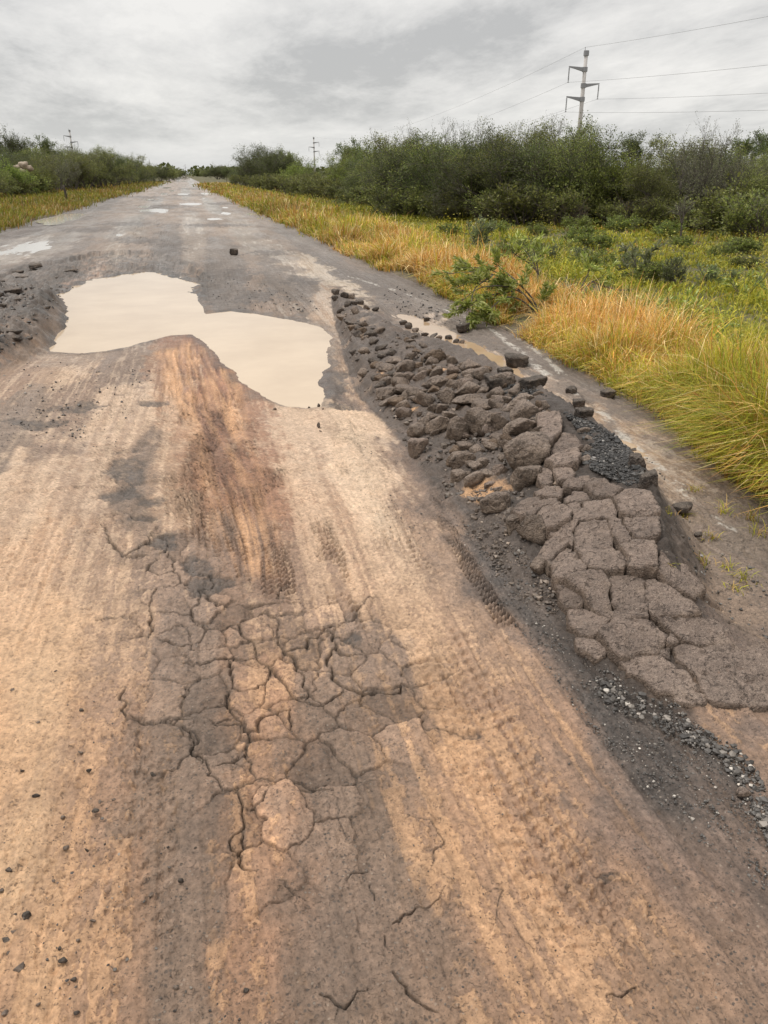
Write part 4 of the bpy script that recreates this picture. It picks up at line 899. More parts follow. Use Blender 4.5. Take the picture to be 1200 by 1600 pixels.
# ---- gravel that nobody could count
def gravel(name, label, regions, mt, seed, cols):
    rs = np.random.default_rng(seed); mb = MB(); V0, F0 = ICO[1]
    VV = []; FF = []; CC = []; n0 = 0
    for poly, cnt, smin, smax, zoff in regions:
        poly = np.asarray(poly, float); lo, hi = poly.min(0), poly.max(0)
        x = rs.uniform(lo[0], hi[0], cnt * 3); y = rs.uniform(lo[1], hi[1], cnt * 3)
        m = inpoly(x, y, poly); x, y = x[m][:cnt], y[m][:cnt]
        keep = fbm(x * .02, y * .03, 3, seed) + rs.uniform(-.5, .5, len(x)) > -.25; x, y = x[keep], y[keep]
        P = surf(x, y); keep = P[:, 1] < 14; P = P[keep]
        size = smin + (smax - smin) * rs.power(.45, len(P)) ** 2.0
        n = len(P)
        J = rs.normal(0, .16, (n, len(V0), 3)) + V0[None]
        J *= (size[:, None] * rs.uniform(.6, 1.25, (n, 3)))[:, None, :]
        a = rs.uniform(0, 6.28, n); c, s = np.cos(a)[:, None], np.sin(a)[:, None]
        X = J[:, :, 0] * c - J[:, :, 1] * s; Y = J[:, :, 0] * s + J[:, :, 1] * c
        J = np.stack([X, Y, J[:, :, 2] * .8], -1) + P[:, None, :] + np.array([0, 0, 1.0]) * (size * .25 + zoff)[:, None, None]
        VV.append(J.reshape(-1, 3)); FF.append((F0[None] + (np.arange(n) * len(V0))[:, None, None]).reshape(-1, 3) + n0); n0 += n * len(V0)
        ci = rs.choice(len(cols), n, p=[q[3] for q in cols]); cc = np.array([q[:3] for q in cols])[ci] * np.exp(rs.normal(0, .25, n))[:, None]
        CC.append(np.repeat(cc, len(V0), 0))
    me = mesh_np(name, np.vstack(VV), tris=np.vstack(FF), smooth=False, col=np.vstack(CC))
    return stuff(link(name, me, mt), label, 'gravel')
n = N('gravel_stone'); gravel_mat = n.set(Base_Color=n.attr('col').outputs['Color'], Roughness=.55, Normal=n.bump(n.noise(120, 3), .3, .004))
DK = [(.06, .053, .047, .5), (.095, .085, .075, .36), (.2, .175, .15, .1), (.42, .38, .33, .04)]
band = [(640,700),(700,800),(760,920),(850,1040),(950,1180),(1060,1290),(1200,1400),(1200,1300),(1150,1180),(1090,1130),(1000,1080),(930,1030),(850,960),(770,870),(700,780)]
lip = [(930,1060),(985,1085),(1060,1100),(1085,1140),(1150,1165),(1185,1210),(1205,1260),(1205,1330),(1160,1240),(1120,1180),(1060,1160),(1000,1130),(940,1100)]
gravel('gravel', 'loose dark stone chips along the foot of the cracked slabs', [(band, 16000, .0013, .005, 0), (lip, 3000, .0025, .010, .002), (lip, 500, .005, .014, .006), ([(800,850),(830,880),(860,960),(850,985),(815,925),(790,870)], 160, .003, .011, 0), ([(930,1080),(960,1060),(990,1095),(960,1115)], 120, .004, .012, 0)], gravel_mat, 41, DK)
blk = s4([(470,105),(560,140),(680,185),(800,262),(880,335),(960,445),(985,470),(950,560),(880,580),(800,550),(730,510),(640,470),(590,420),(600,350),(640,310),(590,270),(560,210)])
pocket = Z([(900,130),(960,90),(1100,120),(1180,170),(1100,205),(960,200)], 560, 580, .25)
gravel('gravel', 'heap of crushed black asphalt crumbs on the crest', [(blk, 9000, .003, .011, .016), (blk, 350, .008, .02, .018), (pocket, 700, .004, .013, .015), ([(1000,705),(1040,760),(1046,850),(1100,905),(1120,900),(1060,820),(1040,740)], 200, .004, .015, 0)], gravel_mat, 42, [(.022, .020, .018, .6), (.04, .036, .032, .33), (.10, .09, .08, .05), (.24, .22, .2, .02)])
gravel('soil_crumbs', 'brown crumbs of earth and asphalt filling the gaps of the rubble heap', [(np.array([(530,480),(600,500),(690,545),(760,580),(860,640),(900,720),(850,850),(760,830),(690,770),(620,680),(570,610),(540,560)], float), 5200, .004, .022, .0), (s5([(0,100),(260,60),(330,330),(540,560),(600,700),(500,760),(300,600),(100,300)]), 1500, .003, .014, 0)], gravel_mat, 43, [(.09, .068, .052, .5), (.12, .092, .07, .3), (.06, .05, .042, .15), (.22, .17, .13, .05)])
gravel('gravel', 'scattered grit on the right shoulder below the grass', [(np.array([(1050,780),(1200,900),(1200,1000),(1100,950),(1050,870)], float), 400, .002, .009, 0), ([(600,440),(700,470),(740,520),(660,500),(600,480)], 500, .004, .02, 0)], gravel_mat, 44, DK)
gravel('gravel', 'broken asphalt crumbs on the bank left of the pothole water', [(np.array([(-60,440),(60,412),(150,395),(230,395),(280,420),(180,440),(95,465),(60,520),(-60,590)], float), 2600, .006, .03, 0), (np.array([(300,420),(440,420),(510,490),(330,480)], float), 700, .004, .016, 0)], gravel_mat, 45, [(.075, .066, .058, .5), (.11, .098, .086, .35), (.05, .044, .04, .1), (.24, .2, .165, .05)])
gravel('grit', 'fine dark grit pressed into the mud of the road', [(np.array([(0,560),(250,580),(180,700),(0,700)], float), 700, .003, .013, 0), (np.array([(0,1000),(120,1000),(300,1350),(480,1640),(0,1640)], float), 900, .0012, .0042, 0), (np.array([(560,680),(640,760),(700,900),(560,800)], float), 130, .002, .006, 0), (np.array([(600,1000),(760,1000),(1250,1640),(600,1640)], float), 700, .001, .0032, 0)], gravel_mat, 46, [(.06, .05, .043, .6), (.1, .085, .07, .35), (.2, .17, .14, .04), (.35, .3, .25, .01)])
# ------------------------------------------------------------------ foliage materials
def leaf_mat(name, rough=.6, trans=.25):
    n = N(name); n.nt.links.remove(n.out.inputs[0].links[0])
    c = n.attr('col').outputs['Color']
    oi = n.node('ShaderNodeObjectInfo')
    hs = n.node('ShaderNodeHueSaturation'); n.put(hs.inputs['Color'], c); n.put(hs.inputs['Value'], n.mr(oi.outputs['Random'], 0, 1, .68, 1.34)); n.put(hs.inputs['Hue'], n.mr(oi.outputs['Random'], 0, 1, .486, .512))
    n.set(Base_Color=hs.outputs[0], Roughness=rough, Specular_IOR_Level=.3)
    t = n.node('ShaderNodeBsdfTranslucent'); n.put(t.inputs[0], hs.outputs[0]); m = n.node('ShaderNodeMixShader'); m.inputs[0].default_value = trans
    n.nt.links.new(n.b.outputs[0], m.inputs[1]); n.nt.links.new(t.outputs[0], m.inputs[2]); n.nt.links.new(m.outputs[0], n.out.inputs[0])
    return n.m
leafM = leaf_mat('leaf', .55, .38); grassM = leaf_mat('grass_blade', .65, .3)
n = N('bark'); nz = n.noise(25, 4, .7); barkM = n.set(Base_Color=n.mix(nz, (.05, .04, .032), (.13, .11, .09)), Roughness=.9, Normal=n.bump(nz, .6, .01))

# ------------------------------------------------------------------ grass
def blades(x, y, z, h, lean, az, w, cols, curl=1.0):
    """bent tapering blades: seven vertices each"""
    n = len(x); S = np.array([0, .38, .72, 1.0])
    dx, dy = np.cos(az), np.sin(az); sx, sy = -dy, dx
    tw = R_.uniform(-.9, .9, n); wx = sx * np.cos(tw) + dx * np.sin(tw); wy = sy * np.cos(tw) + dy * np.sin(tw)
    V = np.zeros((n, 7, 3), np.float32); k = 0
    for s, wd in zip(S, (1.0, .9, .6, 0)):
        out = lean * h * (s ** 1.8); up = h * (s - curl * .55 * lean * s * s * s)
        px, py, pz = x + dx * out, y + dy * out, z + up
        if wd:
            V[:, k] = np.stack([px - wx * w * wd * .5, py - wy * w * wd * .5, pz], -1); V[:, k + 1] = np.stack([px + wx * w * wd * .5, py + wy * w * wd * .5, pz], -1); k += 2
        else: V[:, k] = np.stack([px, py, pz], -1)
    b = np.arange(n)[:, None] * 7
    Q = np.concatenate([b + [0, 1, 3, 2], b + [2, 3, 5, 4]]); T = b + [4, 5, 6]
    C = np.repeat(cols[:, None, :], 7, 1)
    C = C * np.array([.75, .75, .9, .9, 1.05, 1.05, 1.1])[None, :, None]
    return V.reshape(-1, 3), Q, T, C.reshape(-1, 3)

def leaf_faces(rs, P, size, cols, aspect=.5, droop=0.0, along=None):
    """small folded leaves, one diamond of two triangles' worth each"""
    n = len(P); a = rs.normal(0, 1, (n, 3)); a[:, 2] = a[:, 2] * .6 - droop
    if along is not None: a = a * .55 + along
    a /= np.linalg.norm(a, axis=1)[:, None]
    b = rs.normal(0, 1, (n, 3)) * .8 + 1.1 * np.cross(a, np.array([0, 0, 1.0])) * np.where(rs.uniform(0, 1, (n, 1)) < .5, 1, -1); b -= a * (a * b).sum(1)[:, None]; b /= np.linalg.norm(b, axis=1)[:, None]
    s = size * rs.uniform(.6, 1.3, n)
    l = a * s[:, None]; w = b * (s * aspect * .5)[:, None]; nn = np.cross(a, b) * (s * .08)[:, None]
    V = np.stack([P, P + l * .45 + w + nn, P + l, P + l * .45 - w + nn], 1).reshape(-1, 3)
    Q = (np.arange(n)[:, None] * 4 + np.arange(4))
    return V, Q, np.repeat(cols, 4, 0)

DRY = np.array([[.54, .285, .075], [.60, .39, .14], [.47, .22, .06], [.46, .31, .06], [.70, .54, .28]])
GRN = np.array([[.38, .345, .03], [.29, .30, .03], [.45, .40, .045], [.20, .24, .03]])
def grass(name, label, xs, ys, hmin, hmax, per, spread, dryness, seed, leanr=(.15, .9), wk=1.0, hscale=None, tone=1.0):
    rs = np.random.default_rng(seed); gp = fbm(xs * 1.7, ys * 1.5, 3, seed + 300) > np.where(np.hypot(xs, ys) < 6.5, -9, -.20); xs, ys, dryness, spread = xs[gp], ys[gp], dryness[gp], spread[gp]; hscale = hscale[gp] if hscale is not None else None; nt_ = len(xs)
    x = np.repeat(xs, per) + rs.normal(0, 1, nt_ * per) * np.repeat(spread, per); y = np.repeat(ys, per) + rs.normal(0, 1, nt_ * per) * np.repeat(spread, per)
    hh = rs.uniform(hmin, hmax, nt_); hh = hh if hscale is None else hh * hscale
    h = np.repeat(hh, per) * rs.uniform(.4, 1.1, nt_ * per) * np.where(rs.uniform(0, 1, nt_ * per) < .06, 1.35, 1)
    az = np.arctan2(y - np.repeat(ys, per), x - np.repeat(xs, per)) + rs.normal(0, 1.1, len(x))
    lean = rs.uniform(leanr[0], leanr[1], len(x)) ** 1.3
    dist = np.hypot(x, y)
    w = np.maximum(.0045, dist * .00062) * rs.uniform(.7, 1.4, len(x)) * wk
    D = np.repeat(dryness, per); isd = rs.uniform(0, 1, len(x)) < D
    c = np.where(isd[:, None], DRY[rs.integers(0, len(DRY), len(x))], GRN[rs.integers(0, len(GRN), len(x))])
    tuft = np.repeat(np.exp(rs.normal(0, .18, nt_)), per)
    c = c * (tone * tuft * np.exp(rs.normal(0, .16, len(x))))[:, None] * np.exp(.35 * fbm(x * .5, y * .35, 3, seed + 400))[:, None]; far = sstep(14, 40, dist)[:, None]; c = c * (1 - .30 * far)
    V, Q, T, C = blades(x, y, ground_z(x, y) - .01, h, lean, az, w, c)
    return stuff(link(name, mesh_np(name, V, quads=Q, tris=T, smooth=True, col=C), grassM), label, 'grass')

def powy(n, a, b, p):
    u = R_.uniform(0, 1, n); q = 1 - p
    return (a ** q + u * (b ** q - a ** q)) ** (1 / q)
# tall dry grass along the edge of the road
n_ = 14500; y = powy(n_, 1.6, 160, 1.35); off = R_.power(.7, n_) * (.62 + .07 * y); off = np.minimum(off, 3)
x = xr_edge(y) + .15 * fbm(y * .9, y * 0, 3, 202) + .1 + off
d = np.clip(.80 - .08 * off + 1.0 * fbm(x * .9, y * .6, 3, 400) + .1 * sstep(4, 9, y) - .25 * sstep(14, 40, y), .05, .98)
d = np.where((off < .35) & (R_.uniform(0, 1, n_) < .5), d * .5, d)
hs = np.clip(1.05 - .12 * np.maximum(off - 1, 0), .55, 1.1) * (.8 + .6 * fbm(x * 1.1, y * 1.1, 3, 401)) * np.clip(.5 + off / .5, .5, 1)
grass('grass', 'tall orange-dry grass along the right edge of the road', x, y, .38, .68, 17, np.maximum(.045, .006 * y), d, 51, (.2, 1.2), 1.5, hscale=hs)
# the yellow-green field behind it
n_ = 30000; y = powy(n_, 2.0, 130, 1.12); x = xr_edge(y) + .8 + R_.uniform(0, 1, n_) ** 1.1 * (9 + .55 * y)
ptch = fbm(x * .35, y * .3, 4, 402)
d = np.clip(.08 + .6 * ptch + .28 * sstep(5.6, 3.9, x), .02, .8)
hs = np.clip(.62 + .9 * fbm(x * .5, y * .4, 4, 403), .3, 1.5)
grass('grass', 'low yellow-green grass and weeds in the field on the right', x, y, .18, .42, 13, np.maximum(.09, .008 * y), d, 52, (.3, 1.15), 1.5, hscale=hs)
# broad-leaved ground cover in that field
n_ = 2300; y = powy(n_, 2.5, 60, 1.15); x = xr_edge(y) + 1.3 + R_.uniform(0, 1, n_) ** 1.05 * (9 + .5 * y); kp = fbm(x * .45, y * .4, 3, 409) > -.12; x, y = x[kp], y[kp]
m_ = 34; rr_ = R_.uniform(.10, .32, len(x)) * (1 + .012 * y); px_ = np.repeat(x, m_); py_ = np.repeat(y, m_); rq = np.repeat(rr_, m_)
qx = px_ + R_.normal(0, .6, len(px_)) * rq; qy = py_ + R_.normal(0, .6, len(px_)) * rq; qz = ground_z(qx, qy) + np.abs(R_.normal(.5, .35, len(qx))) * rq
pal_ = np.array([(.40, .35, .04), (.31, .29, .04), (.46, .40, .06), (.22, .235, .04), (.34, .33, .09)])
cc_ = np.repeat(pal_[R_.integers(0, 5, len(x))] * np.exp(R_.normal(0, .2, (len(x), 1))), m_, 0) * np.exp(R_.normal(0, .18, (len(qx), 1)))
V, Q, C = leaf_faces(np.random.default_rng(55), np.stack([qx, qy, qz], -1), .046 * np.maximum(1, np.hypot(qx, qy) / 14) ** .5, cc_, .55, .1)
stuff(link('ground_cover', mesh_np('ground_cover', V, quads=Q, smooth=False, col=C), leafM), 'low broad-leaved yellow-green ground cover in the right-hand field', 'ground cover')
# left verge
n_ = 9000; y = powy(n_, 9, 220, 1.35); off = R_.uniform(0, 1, n_) ** 1.2 * (8 + .12 * y); x = xl_edge(y) + .3 * fbm(y * .5, y * 0, 3, 203) - .1 - off
d = np.clip(.38 + .8 * fbm(x * .4, y * .25, 3, 404), .05, .9)
grass('grass', 'yellow and dry grass on the left verge', x, y, .25, .5, 14, np.maximum(.1, .007 * y), d, 53, (.2, .9), 1.0, tone=.72)
# stray tufts on the right shoulder
ST = [(1095,880,.9),(1130,800,1),(1068,806,.5),(1160,905,.8),(1040,800,.4),(1110,840,.6),(1172,812,1.3),(1185,835,.9),(1150,920,.5),(1085,768,.6),(1045,880,.35),(1138,888,.6)]
for px, py, s in ST:
    p = surf(px, py)[0]; rs = np.random.default_rng(int(px)); k = 26
    az = rs.uniform(0, 6.28, k); x = p[0] + rs.normal(0, .02, k); y = p[1] + rs.normal(0, .02, k)
    c = GRN[rs.integers(0, 3, k)] * rs.uniform(.8, 1.5, (k, 1)); dd = rs.uniform(0, 1, k) < .35; c[dd] = DRY[1]
    V, Q, T, C = blades(x, y, np.full(k, p[2] - .01), rs.uniform(.05, .13, k) * s, rs.uniform(.3, 1.2, k), az, np.full(k, .0035), c)
    o = link('grass_tuft', mesh_np('grass_tuft', V, quads=Q, tris=T, col=C), grassM)
    tag(o, 'small thin green grass tuft growing through the broken right shoulder', 'grass tuft', 'grass tufts on the right shoulder')

# ------------------------------------------------------------------ woody plants
def grow(rs, base, direc, length, rad, level, maxl, segs, out, wander, upw, kids, spreadang, shrink):
    path = [np.array(base, float)]; d = np.array(direc, float); d /= np.linalg.norm(d)
    for _ in range(segs):
        d = d + rs.normal(0, wander, 3) + np.array([0, 0, upw]); d /= np.linalg.norm(d)
        path.append(path[-1] + d * length / segs)
    path = np.array(path)
    out.append((level, path, rad))
    if level >= maxl: return
    for _ in range(kids[level]):
        t = rs.uniform(.3, 1.0); i = min(int(t * segs), segs - 1); p = path[i] + (path[i + 1] - path[i]) * (t * segs - i)
        dd = path[i + 1] - path[i]; dd /= np.linalg.norm(dd)
        r = rs.normal(0, 1, 3); r -= dd * r.dot(dd); r /= np.linalg.norm(r)
        a = rs.uniform(.6, 1.3) * spreadang
        grow(rs, p, dd * math.cos(a) + r * math.sin(a), length * shrink * rs.uniform(.65, 1.15), rad * .55 * (1 - .4 * t), level + 1, maxl, max(3, segs - 1), out, wander, upw, kids, spreadang, shrink)

def plant(seed, height, stems, spread, levels, kids, leaf, nleaf, pal, aspect=.5, wander=.16, upw=.05, spreadang=.7, shrink=.62, rad=.05, trunk_h=0.0, droop=0.0, flat=1.0, bare=False, tipspread=.06, lowleaf=0.0):
    rs = np.random.default_rng(seed); out = []
    if trunk_h:
        tp = np.array([[0, 0, -.1], [.03 * height * rs.normal(), .03 * height * rs.normal(), trunk_h * .5], [.04 * height * rs.normal(), .04 * height * rs.normal(), trunk_h]]); tp = smooth_line(tp, trunk_h / 5)
        out.append((0, tp, rad)); b0 = tp[-1]; rr = rad * .7
    else: b0 = np.array([0, 0, -.1]); rr = rad
    L = (height - trunk_h) * .62
    for k in range(stems):
        a = 2 * math.pi * (k + rs.uniform(0, .8)) / stems; q = spread * rs.uniform(.35, 1.1)
        bb = b0 + (np.array([math.cos(a), math.sin(a), 0]) * .12 * spread * (0 if trunk_h else 1))
        grow(rs, bb, (math.cos(a) * q, math.sin(a) * q, 1), L * rs.uniform(.75, 1.12), rr * rs.uniform(.6, 1), 0, levels, 6, out, wander, upw, kids, spreadang, shrink)
    mb = MB()
    for lv, p, r in out:
        n = (7, 5, 4, 3, 3)[min(lv, 4)]; rr_ = np.linspace(r, r * .35, len(p)) * (1 if lv < 3 else .8)
        mb.tube(p, np.maximum(rr_, .004), n)
    hi = [(lv, p) for lv, p, _ in out if lv >= max(levels - 1, 1)]
    if lowleaf:
        hi += [(lv, p) for lv, p, _ in out if lv == levels - 2 and rs.uniform() < lowleaf]
    Lf = []; AL = []
    cnt = max(1, nleaf // max(len(hi), 1)); CC = []
    for lv, p in hi:
        t = rs.power(1.6, cnt) * (len(p) - 1.001); i = t.astype(int); f = (t - i)[:, None]
        q = p[i] * (1 - f) + p[i + 1] * f; al = p[i + 1] - p[i]; al = al / (np.linalg.norm(al, axis=1)[:, None] + 1e-9)
        Lf.append(q + rs.normal(0, tipspread, q.shape) * min(1.0, height / 3)); AL.append(al)
        CC.append(np.array(pal)[rs.integers(0, len(pal), cnt)] * math.exp(rs.normal(0, .22)))
    Lf = np.vstack(Lf); AL = np.vstack(AL); CC = np.vstack(CC) * np.exp(rs.normal(0, .16, len(Lf)))[:, None]
    Lf[:, 2] *= flat; keep = Lf[:, 2] > .02; Lf, AL, CC = Lf[keep], AL[keep], CC[keep]
    V, Q, C = leaf_faces(rs, Lf, leaf, CC, aspect, droop, AL)
    top = float(np.percentile(Lf[:, 2], 99.5)); V = V * (height / top); tv = np.vstack(mb.V) * (height / top); mb.V = [tv]
    return mb.mesh('trunk'), mesh_np('crown', V, quads=Q, smooth=False, col=C)

OLV = [(0.151, 0.169, 0.0414), (0.1869, 0.2, 0.0529), (0.1222, 0.1465, 0.0391), (0.2229, 0.2254, 0.0633)]
DRK = [(0.0871, 0.1112, 0.0338), (0.1122, 0.1319, 0.0422), (0.0739, 0.0957, 0.0317), (0.132, 0.1501, 0.0475)]
BRT = [(.15, .185, .035), (.19, .22, .04), (.12, .16, .035), (.22, .245, .06)]
GRY = [(0.1625, 0.1688, 0.0875), (0.125, 0.1375, 0.0725), (0.1938, 0.1938, 0.1063)]
BLU = [(.20, .235, .10), (.16, .20, .085), (.25, .28, .14)]
LIT = [(.40, .45, .10), (.31, .37, .07), (.50, .54, .22), (.23, .30, .06)]
KIND = {}
def kind(key, name, cat, n, **kw):
    KIND[key] = []
    for k in range(n):
        tm, cm = plant(kw.pop('seed', 0) + 1 if False else 2000 + len(KIND) * 50 + k, **kw)
        KIND[key].append((name, cat, tm, cm, kw['height']))
kind('thorn', 'thorn_tree', 'tree', 5, height=3.6, stems=7, spread=.85, levels=3, kids=(7, 6, 5, 0), leaf=.062, nleaf=25000, pal=OLV, aspect=.55, rad=.06, spreadang=.75, shrink=.58, tipspread=.09, lowleaf=.6)
kind('dark', 'thorn_tree', 'tree', 4, height=3.8, stems=8, spread=.9, levels=3, kids=(7, 6, 5, 0), leaf=.06, nleaf=26000, pal=DRK, aspect=.6, rad=.06, spreadang=.8, shrink=.58, tipspread=.09, lowleaf=.6)
kind('bright', 'leafy_tree', 'tree', 3, height=3.4, stems=6, spread=.75, levels=3, kids=(7, 6, 5, 0), leaf=.08, nleaf=19000, pal=BRT, aspect=.6, rad=.06, spreadang=.8, shrink=.58, tipspread=.08, lowleaf=.5)
kind('open', 'open_tree', 'tree', 3, height=5.0, stems=5, spread=.75, levels=3, kids=(5, 5, 4, 0), leaf=.11, nleaf=6000, pal=DRK, aspect=.6, rad=.10, trunk_h=1.8, spreadang=.75, shrink=.56, tipspread=.10)
kind('wispy', 'thorn_tree', 'tree', 4, height=3.9, stems=6, spread=.6, levels=3, kids=(6, 5, 4, 0), leaf=.055, nleaf=6500, pal=GRY, aspect=.5, rad=.075, upw=.1, spreadang=.55, shrink=.6, tipspread=.07)
kind('weed', 'shrub', 'shrub', 4, height=.9, stems=9, spread=.8, levels=2, kids=(6, 4, 0), leaf=.06, nleaf=2600, pal=BRT, aspect=.5, rad=.012, tipspread=.05, lowleaf=1)
kind('blue', 'shrub', 'shrub', 3, height=.8, stems=4, spread=.35, levels=2, kids=(6, 4, 0), leaf=.07, nleaf=900, pal=BLU, aspect=.4, rad=.011, upw=.08, tipspread=.04)
kind('under', 'shrub', 'shrub', 4, height=1.3, stems=10, spread=.9, levels=2, kids=(7, 5, 0), leaf=.07, nleaf=4200, pal=OLV, aspect=.5, rad=.02, tipspread=.08, lowleaf=1)
kind('dry', 'dry_shrub', 'shrub', 2, height=1.3, stems=8, spread=.7, levels=2, kids=(7, 5, 0), leaf=.05, nleaf=700, pal=[(.20, .13, .05), (.15, .12, .05)], aspect=.4, rad=.018, tipspread=.05)

USED = {}
def put(key, x, y, h, label, group=None, rs=random, wide=1.0, z=None, name=None, cat=None):
    vs = KIND[key]; v = USED.get((key, 'n'), 0); USED[(key, 'n')] = v + 1
    nm, ct_, tm, cm, h0 = vs[v % len(vs)]
    z = float(ground_z(x, y)) if z is None else z
    k = (key, v % len(vs))
    if k not in USED:
        r = empty(name or nm, (x, y, z)); link('trunk', tm, barkM, r); link('crown', cm, leafM, r); USED[k] = r
    else:
        r = copy_tree(USED[k]); r.name = name or nm; r.location = (x, y, z)
    s = h / h0; r.scale = (s * wide, s * wide, s); r.rotation_euler = (0, 0, rs.uniform(0, 6.28))
    tag(r, label, cat or ct_, group)
    return r

def at(px, Yd):
    """world x of the photo's column px at forward distance Yd (along the road) on flat ground: solves the ray"""
    d = ray(np.array(px), np.array(275.0)); return float(d[0] / d[1] * Yd)
def top_h(px, py, Yd):
    d = ray(np.array(px), np.array(py)); return float(EYE + d[2] / d[1] * Yd)

# (column, distance along the road, row of the top, kind, width) : the trees of the right-hand thicket
RT_ = [ # front row
 (1195,22,262,'thorn',1.1),(1150,23,240,'wispy',1.1),(1085,23,225,'wispy',1.25),(1030,24,262,'thorn',1),(985,25,262,'wispy',1),(945,25,258,'bright',1),(908,26,206,'thorn',.85),(865,27,215,'dark',1.1),(835,28,222,'thorn',1),(800,28,226,'dark',1.1),(762,29,203,'dark',.85),(730,30,232,'thorn',1),(705,31,222,'dark',1),
 (672,33,236,'thorn',1.1),(645,34,233,'dark',1),(620,36,242,'thorn',1),(590,44,252,'dark',1),(552,58,262,'bright',1),(1170,21,285,'under',1),(560,62,238,'thorn',1),(497,80,272,'wispy',.9),(470,88,252,'bright',1.1),(440,104,246,'dark',1.2),(415,112,240,'dark',1.3),(396,122,250,'dark',1.1),(483,76,266,'thorn',1)]
RT_ += [ # behind
 (1180,30,238,'thorn',1.2),(1130,32,245,'dark',1.2),(1090,34,232,'thorn',1.2),(1050,33,258,'dark',1.1),(1005,34,252,'thorn',1.2),(960,35,255,'dark',1.1),(915,36,226,'wispy',1.2),(885,36,194,'thorn',.85),(850,38,191,'wispy',.8),(815,38,215,'thorn',1.2),(775,39,192,'wispy',.8),(742,40,216,'dark',1.2),(718,41,199,'wispy',.8),(690,42,226,'thorn',1.2),(640,44,212,'wispy',.9),(630,46,230,'thorn',1.2),(600,48,240,'dark',1.2),(575,52,240,'bright',1.1),(545,72,232,'open',1.2),(565,74,236,'open',1.2),
 (1160,52,209,'open',1.0),(1188,54,207,'open',1.0),(1108,28,198,'wispy',.8),(640,60,216,'wispy',1.2),(535,75,262,'thorn',1.0),(455,115,248,'bright',1.2),(428,120,240,'dark',1.2),(405,125,243,'dark',1.2)]
TXT = {'thorn': 'olive thorn tree crowded into the thicket on the right', 'dark': 'dark dense thorn tree crowded into the thicket on the right', 'wispy': 'grey-green thorn tree with thin twiggy top in the right thicket', 'bright': 'brighter green rounded tree among the dark thicket on the right', 'under': 'low olive undergrowth shrub at the right edge of the photo', 'open': 'taller tree with an open dark crown rising out of the right thicket'}
GRP = {'thorn': 'olive thorn trees of the right thicket', 'dark': 'dark thorn trees of the right thicket', 'wispy': 'twiggy thorn trees of the right thicket', 'bright': 'bright green trees of the right thicket', 'under': 'undergrowth of the right thicket', 'open': 'tall open trees above the right thicket'}
for px, Yd, ty, k, wd in RT_:
    x = at(px, Yd); z = float(ground_z(x, Yd)); h = top_h(px, ty - 5 + random.uniform(-10, 8), Yd) - z
    put(k, x, Yd, max(h, 1.0), TXT[k], GRP[k], wide=wd * (1.15 if h < 3 else .95))
put('open', at(980, 50), 50, top_h(980, 208, 50) - float(ground_z(at(980, 50), 50)), 'tall round-headed dark tree standing clear above the thicket, right of the near power pole', None, wide=.95)
put('open', at(354, 190), 190, top_h(354, 261, 190), 'small lone round tree beyond the road, left of the dark round trees', None, wide=1.2)
for px, Yd, h in [(1160,21.5,.9),(1110,22,.8),(1020,23,.9),(960,24,.8),(915,25,1.0),(880,25,1.2),(820,26,1.3),(790,27,1.2),(700,29,1.1),(660,31,1.2),(630,33,1.2),(600,35,1.3),(570,46,1.3),(535,54,1.4),(515,58,1.3),(490,62,1.4),(470,68,1.4),(450,74,1.5),(430,82,1.5),(410,92,1.5),(400,104,1.5),(385,118,1.5),(370,135,1.6),(505,64,1.5),(545,48,1.0),(480,80,1.6),(460,84,1.6),(440,95,1.7),(420,100,1.7),(1195,19,1.2),(1135,21,1.2)]:
    put('under', at(px, Yd), Yd, h, 'low olive undergrowth along the foot of the right thicket', 'undergrowth of the right thicket', wide=1.3)
for px, Yd in [(755,27),(1010,23.5),(905,24)]:
    put('dry', at(px, Yd), Yd, random.uniform(.7, 1.0), 'rusty half-dead bush at the foot of the right thicket', 'dry bushes under the right thicket')
# small bare tree in front of the thicket
tm, cm = plant(3300, height=1.15, stems=3, spread=.5, levels=2, kids=(6, 5, 0), leaf=.04, nleaf=260, pal=GRY, aspect=.4, rad=.035, trunk_h=.45, spreadang=.6, tipspread=.04)
p = W(np.array(1062), np.array(383)); r = empty('bare_tree', (p[0], p[1], float(ground_z(*p)))); link('trunk', tm, barkM, r); link('crown', cm, leafM, r); tag(r, 'little bare forked tree standing in the grass in front of the right thicket', 'tree')
# weeds and shrubs out in the field
for px, py, h, k, lab in [(745,392,.8,'blue','slim grey-green shrub standing alone nearest the thicket, above the leafy branch'),(862,412,.38,'blue','grey-green weed left of its twin in the middle of the field'),(902,415,.38,'blue','grey-green weed right of its twin in the middle of the field'),(978,425,.40,'blue','bluish shrub just behind the pale-leaved bush'),(1055,450,.52,'blue','tallest bluish shrub, in the middle of the right-hand field'),(1100,452,.42,'blue','bluish shrub right of the tallest one in the field'),(1020,440,.35,'blue','bluish shrub between the pale-leaved bush and the tallest bluish shrub'),(1180,455,.25,'blue','low grey-green weed at the right edge of the photo'),(1140,445,.28,'blue','low grey-green weed near the right edge of the field'),(835,420,.28,'blue','dull grey-green weed behind the slender leaning sapling')]:
    q = W(np.array(px), np.array(py)); put(k, q[0], q[1], h * .85, lab, 'grey-green weeds in the field')
rs = np.random.default_rng(78)
for k in range(26):
    Yd = float(rs.uniform(9, 24)); px = rs.uniform(620, 1230); x = at(px, Yd)
    if x < xr_edge(Yd) + 2.2: continue
    put('weed', x, Yd, float(rs.uniform(.2, .45)), 'low yellow-green weed among the grass of the right-hand field', 'yellow-green weeds in the field', wide=1.5)

